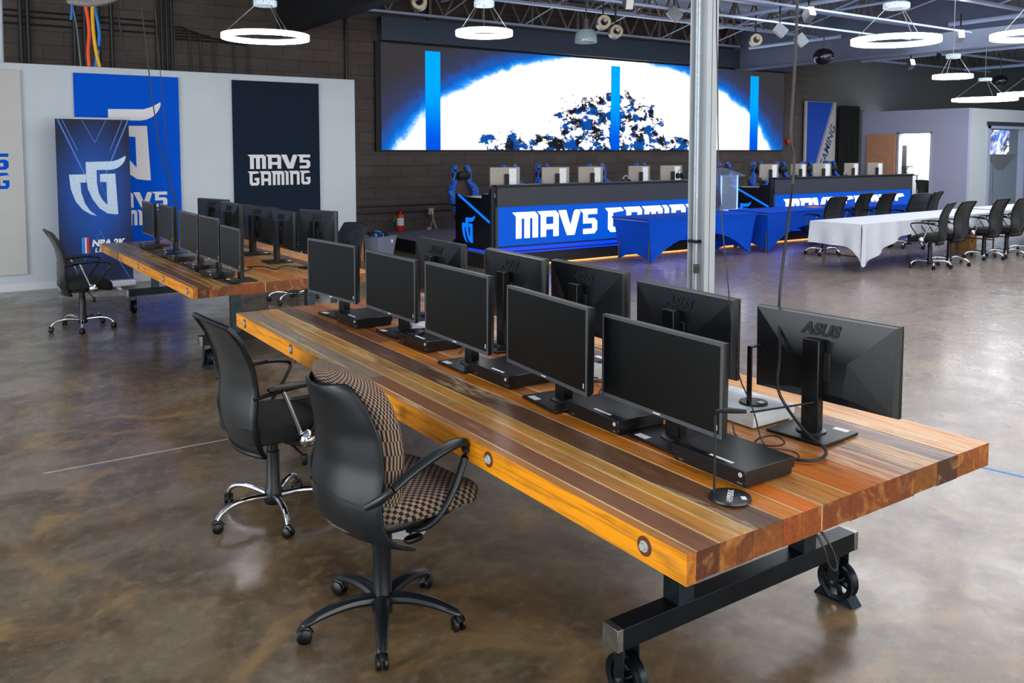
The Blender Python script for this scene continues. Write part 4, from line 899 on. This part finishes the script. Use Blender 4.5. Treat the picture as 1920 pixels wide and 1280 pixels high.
for q in range(5):
    a = math.radians(29-9+72*q); ca, sa = math.cos(a), math.sin(a)
    lg = obj('base_leg', MB().tube([(.02*ca, .02*sa, .105), (.12*ca, .12*sa, .115), (.22*ca, .22*sa, .10), (.30*ca, .30*sa, .072), (.315*ca, .315*sa, .066)], [.034, .030, .026, .02, .012], 10, flat=.72, smooth=2), M_cpl, t)
    caster(lg, (.305*ca, .305*sa, 0), a+random.uniform(-1, 1), .029)
tag(obj('paper_sheet', MB().obox((1.82, 3.68, .002), (.10, -.10, 0), (.08, .08, 0), (0, 0, .0008)), M_lab2), 'white sheet of paper on the floor beneath the checked chair', 'paper')

# ================================================================ SPANDEX TABLES
def spandex(label, x0, x1, y0, y1, rz=0):
    t = thing('folding_table', label, 'table', ((x0+x1)/2, (y0+y1)/2, 0), rz, 'tables under blue stretch covers'); hx, hy = (x1-x0)/2, (y1-y0)/2
    obj('tabletop', MB().box(-hx+.02, hx-.02, -hy+.02, hy-.02, .70, .735), M_lab2, t)
    for sx in (-1, 1):
        for sy in (-1, 1): obj('leg', MB().cyl((sx*(hx-.1), sy*(hy-.08), 0), (sx*(hx-.1), sy*(hy-.08), .7), .014, n=10), M_brn, t)
    m = MB(); co = [(-hx, -hy), (hx, -hy), (hx, hy), (-hx, hy)]
    n = 28; bottom, topr = [], []
    m.box(-hx, hx, -hy, hy, .738, .745)
    for q in range(4):
        a, b_ = Vector(co[q]), Vector(co[(q+1) % 4]); L_ = (b_-a).length
        d0 = .52 if L_ > 1.5 else .30
        def f(u, v, a=a, b_=b_, L_=L_):
            p = a.lerp(b_, u); ed = abs(u*2-1); D_ = .44 if L_ > 1.5 else .13
            zb = .012+(1-ed**(2.1 if L_ > 1.5 else 1.7))*D_; z = .742+(zb-.742)*v
            g = ((.742-z)/.73)**.55; cx_ = hx*(1-.10*g); cy_ = hy*(1-.13*g)
            return (p.x/hx*cx_, p.y/hy*cy_, z)
        m.grid(f, 48, 10, 0)
    bmesh.ops.remove_doubles(m.bm, verts=m.bm.verts, dist=.004)
    c = obj('stretch_cover', m, M_blue); tag(c, 'blue stretch cover on the '+label.split(',')[0].replace('folding table ', 'table '), 'tablecloth', 'blue stretch table covers')
    c.location = t.location; c.rotation_euler = (0, 0, rz)
spandex('folding table nearest the steel column, in front of the first stage desk', 9.44, 12.08, 10.05, 10.95)
spandex('folding table second from the steel column, behind the first mesh chairs', 12.28, 14.86, 10.02, 10.92, .0)
spandex('folding table third from the steel column, before the second stage desk', 15.0, 17.6, 10.0, 10.9)
for x, y, lab in ((14.2, 10.45, 'orange paper on the second blue table'), (16.6, 10.5, 'orange paper on the third blue table')):
    tag(obj('paper_sheet', MB().obox((x, y, .7475), (.18, .02, 0), (-.02, .12, 0), (0, 0, .001)), mat('orange_paper', '#c97c58', .7)), lab, 'paper', 'orange papers on the blue tables')
# white-clothed tables
def white_table(label, x0, x1, y0, y1, rz, left):
    cx, cy = (x0+x1)/2, (y0+y1)/2; hx, hy = (x1-x0)/2, (y1-y0)/2
    t = thing('folding_table', label, 'table', (cx, cy, 0), rz, 'white-clothed tables')
    obj('tabletop', MB().box(-hx+.02, hx-.02, -hy+.02, hy-.02, .70, .735), M_lab2, t)
    for sx in (-1, 1):
        for sy in (-1, 1): obj('leg', MB().cyl((sx*(hx-.22), sy*(hy-.12), 0), (sx*(hx-.22), sy*(hy-.12), .7), .015, n=8), M_brn, t)
        obj('brace', MB().cyl((sx*(hx-.22), -hy+.12, .22), (sx*(hx-.22), hy-.12, .22), .012, n=8), M_brn, t)
    m = MB().box(-hx, hx, -hy, hy, .738, .743)
    def near(u, v):
        x = -hx+2*hx*u; drop = (.42 if left else .2)*math.exp(-u*7.)+.20+.04*math.sin(u*17)
        fold = .035*math.sin(u*60)*v*(1-.5*u)
        return (x+(.14*v*math.exp(-u*12) if left else 0), -hy-.02*v+fold, .742-drop*v)
    def end(u, v):
        y = -hy+2*hy*u; drop = .36+(.22*(1-u)**12)-.03*u
        return (-hx-.03*v-.02*math.sin(u*14)*v, y-(.02*v if u < .05 else 0), .742-drop*v)
    def far(u, v): return (-hx+2*hx*u, hy+.02*v+.03*math.sin(u*50)*v, .742-.25*v)
    m.grid(near, 90, 8).grid(end, 30, 8).grid(far, 60, 4)
    if left: m.grid(lambda u, v: (-hx-.02-.05*v+(.1*u), -hy-.03-.02*u*v-.02*v, .742-(.60+.04*math.sin(u*3))*v), 4, 8)
    bmesh.ops.remove_doubles(m.bm, verts=m.bm.verts, dist=.002)
    c = obj('tablecloth', m, M_cloth); c.location = (cx, cy, 0); c.rotation_euler = (0, 0, rz)
    tag(c, 'white cloth over the '+('left' if left else 'right')+' long table at the far right', 'tablecloth', 'white tablecloths')
white_table('long table nearest, with its corner draping low in front of the blue tables', 11.45, 16.2, 7.70, 8.58, math.radians(2.4), True)
white_table('long table continuing out at the right edge', 16.5, 21.0, 7.95, 8.8, math.radians(1.5), False)
t = thing('cardboard_box', 'brown cardboard carton on the floor under the white-clothed tables', 'box', (16.3, 8.65, 0), .3)
obj('carton', MB().box(-.3, .3, -.2, .2, 0, .34), M_card, t, bevel=.004); obj('print_mark', MB().box(-.16, -.04, -.202, -.2, .1, .2), mat('brown_ink', '#5c3c1e', .7), t, smooth=False)

# studio things behind the office glass
t = thing('wall_television', 'bright screen glowing on the studio wall behind the office glass', 'screen', (30.3-.05-.0, 15.28, 1.70))
obj('picture', MB().box(0, 1.45, -.012, 0, 0, .86), Mo, t, smooth=False); obj('casing', MB().box(-.02, 1.47, 0, .05, -.02, .88), M_matte, t)
t = thing('softbox_light', 'black cone-shaped softbox on a thin stand behind the office glass', 'studio light', (28.3, 14.1, 0))
obj('hood', MB().rings([[(x*.45+.45, y*.3, 1.72) for x, y in ((-1, -1), (1, -1), (1, 1), (-1, 1))], [(x*.06+.45, y*.06, 1.2) for x, y in ((-1, -1), (1, -1), (1, 1), (-1, 1))]]), M_matte, t)
obj('pole', MB().cyl((.02, 0, .5), (.0, 0, 1.75), .018, n=8), M_matte, t)
for q in range(3): a = q*2.09+.4; obj('leg', MB().cyl((0, 0, .6), (.35*math.cos(a), .35*math.sin(a), 0), .01, n=6), M_matte, t)
t = thing('led_sign', 'blue glowing sign low on the studio wall, cut by the right edge', 'sign', (29.0, 15.3, .3))
obj('lettering', logo(MB(), (.55, -.03, 0), (1, 0, 0), (0, 0, 1), (0, .02, 0), .75), M_ledb, t, smooth=False)
t = thing('desk_lamp', 'small cyan glowing lamp box behind the left office glass', 'lamp', (27.2, 15.1, 0))
obj('glow_panel', MB().box(.0, .5, .2, .24, .2, .85), mat('cyan_glow', '#0b9ad8', .5, emit=(.0, .35, .8), es=.8), t); obj('bulb', MB().cyl((.25, .1, .3), (.25, .1, .6), .03), mat('cyan_bulb', '#90ffff', .5, emit=(.1, .9, 1), es=4), t)

# ================================================================ CEILING FIXTURES
def ring_light(x, y, z, D, rz, label):
    t = thing('ring_light', label, 'pendant light', (x, y, z), rz, 'glowing ring pendants')
    R_ = D/2; p = [(-.052, -.026), (0, -.026), (0, .026), (-.052, .026)]
    obj('ring', MB().torus((0, 0, 0), R_, p, 72), M_ring, t)
    obj('ring_rim', MB().torus((0, 0, .03), R_, [(-.052, -.004), (.001, -.004), (.001, .004), (-.052, .004)], 72), M_duct, t)
    h = .18+.17*D; q_ = min(.13, .15*D+.02)
    obj('hub', MB().lathe([(0, h), (q_-.005, h), (q_, h+.005), (q_, h+.055), (q_-.005, h+.06), (0, h+.06)]), M_hub, t)
    for q in range(3): a = q*2*PI/3+.6; obj('wire', MB().cyl((q_*.9*math.cos(a), q_*.9*math.sin(a), h), ((R_-.03)*math.cos(a), (R_-.03)*math.sin(a), .035), .004, n=6), M_raw, t)
    obj('drop_cord', MB().cyl((0, 0, h+.06), (0, 0, 5.15-z), .005, n=6), M_raw, t)
for x, y, z, D, lab in ((3.12, 9.51, 3.11, .95, 'glowing ring pendant above the dark charcoal banner'), (5.01, 7.94, 3.12, .62, 'glowing ring pendant hanging in front of the big display'), (8.43, 5.25, 3.0, .88, 'large glowing ring pendant right of the black cable'),
     (9.85, 4.5, 3.08, .9, 'glowing ring pendant cut by the upper right edge'), (12.9, 7.08, 2.97, .56, 'small glowing ring pendant above the office doorway'), (18.6, 9.5, 2.93, 1.25, 'wide far ring pendant just above the office wall top'), (22.3, 10.3, 3.23, 1.4, 'wide far ring pendant at the right edge'),
     (3.0, 4.0, 3.1, 1.0, 'extra ring pendant above the near table, out of view, added for light'), (-1.0, 6.0, 3.1, 1.0, 'extra ring pendant left of the near table, out of view, added for light'), (5.5, .6, 3.1, 1.0, 'extra unseen ring pendant to the right behind the camera, added for light')):  # the unseen rings here are added for their light
    ring_light(x, y, z, D, random.uniform(0, 2), lab)
# track lighting
for nm, y, z, xa, xb in (('first', 9.2, 4.2, 9.5, 17.4), ('second', 10.5, 4.2, 6.0, 17.4)):
    tag(obj('light_track', MB().box(xa, xb, y-.02, y+.02, z, z+.035), M_pipe), ('nearer' if nm == 'first' else 'farther')+' pale lighting track under the joists', 'light track')
def spot(label, loc, rz, tilt, lit=False, box=True):
    t = thing('spotlight', label, 'spotlight', loc, rz)
    obj('bracket', MB().box(-.012, .012, -.012, .012, .05, 4.56-loc[2]), M_matte, t)
    m = MB()
    if box: m.box(-.06, .06, -.12, .10, -.09, .09)
    else: m.lathe([(.06, -.1), (.11, -.1), (.11, .1), (.06, .1), (.06, -.1)], (0, 0, 0), 24, 'y', cap=False)
    m.move(Matrix.Rotation(tilt, 4, 'X')); obj('head', m, mat('spot_grey', '#7d828a', .35, .4) if 'spot_grey' not in bpy.data.materials else bpy.data.materials['spot_grey'], t, bevel=.006 if box else 0)
    m = MB().box(-.05, .05, -.125, -.12, -.08, .08) if box else MB().torus((0, -.101, 0), .085, [(-.025, 0), (.025, 0), (.025, -.012), (-.025, -.012)], 24, 'y')
    m.move(Matrix.Rotation(tilt, 4, 'X')); obj('face', m, M_spotl if lit else M_lab2 if box else M_cream, t)
M_g = None
for loc, rz, ti, lit, bx, lab in (((10.6, 9.95, 4.2), .9, .9, False, True, 'box spotlight just right of the steel column top'), ((12.75, 10.2, 4.02), .9, .7, False, True, 'white-faced box spotlight left of the black cable'), ((12.3, 9.25, 4.12), -.4, -.5, True, True, 'lit box spotlight right of the black cable'),
     ((13.75, 10.5, 3.95), .8, .9, False, True, 'grey box spotlight tipped under the lit one'), ((10.3, 10.4, 4.12), .9, .8, False, True, 'box spotlight just left of the steel column top'), ((17.0, 9.2, 4.10), -.9, -.4, True, True, 'bright glowing spotlight between the two big ring pendants'),
     ((21.4, 12.87, 4.1), -.6, -.5, True, True, 'small glowing spotlight beneath the big ring pendant'), ((9.1, 10.8, 3.92), -.5, 0, False, False, 'large cream round spotlight above the display middle'), ((9.8, 11.3, 3.88), -.5, 0, False, False, 'smaller cream round spotlight above the display middle'),
     ((12.93, 10.9, 3.92), -.7, 0, False, False, 'cream round spotlight right of the steel column'), ((5.9, 11.1, 3.98), -.5, 0, False, False, 'cream round spotlight beside the dark girder'), ((8.3, 9.3, 3.98), -.5, .5, False, True, 'box spotlight at the top edge above the display')):
    spot(lab, loc, rz, ti, lit, bx)
def high_bay(label, loc, s=1.):
    t = thing('dome_lamp', label, 'lamp', loc); t.scale = (s,)*3
    obj('shade', MB().lathe([(.05, .22), (.15, .2), (.2, .12), (.21, 0), (.2, -.03), (.19, 0), (.14, .17), (.04, .2)], cap=False), M_hub, t); obj('socket', MB().cyl((0, 0, .2), (0, 0, .4), .06), M_duct, t); obj('rod', MB().cyl((0, 0, .4), (0, 0, 1.2), .012, n=6), M_duct, t)
high_bay('clear glass dome lamp hanging above the display middle', (10.0, 12.35, 3.85))
for loc, lab in (((16.1, 11.7, 3.88), 'dark ball-shaped lamp hanging above the diagonal banner'), ((25.9, 12.8, 3.88), 'dark drum-shaped lamp near the far grey wall')):
    t = thing('ball_lamp', lab, 'lamp', loc); obj('ball', MB().sell((0, 0, 0), (.22, .22, .18), .9, 1, 20, 12), mat('smoked_chrome', '#4d4a4c', .15, .9) if 'smoked_chrome' not in bpy.data.materials else bpy.data.materials['smoked_chrome'], t); obj('rod', MB().cyl((0, 0, .17), (0, 0, 1.2), .012, n=6), M_duct, t)
tag(obj('floor_tape', MB().obox((5.04, 2.36, .001), (.03, -.14, 0), (.01, .003, 0), (0, 0, .0006)), M_blj), 'short strip of blue tape on the floor right of the near table', 'tape')
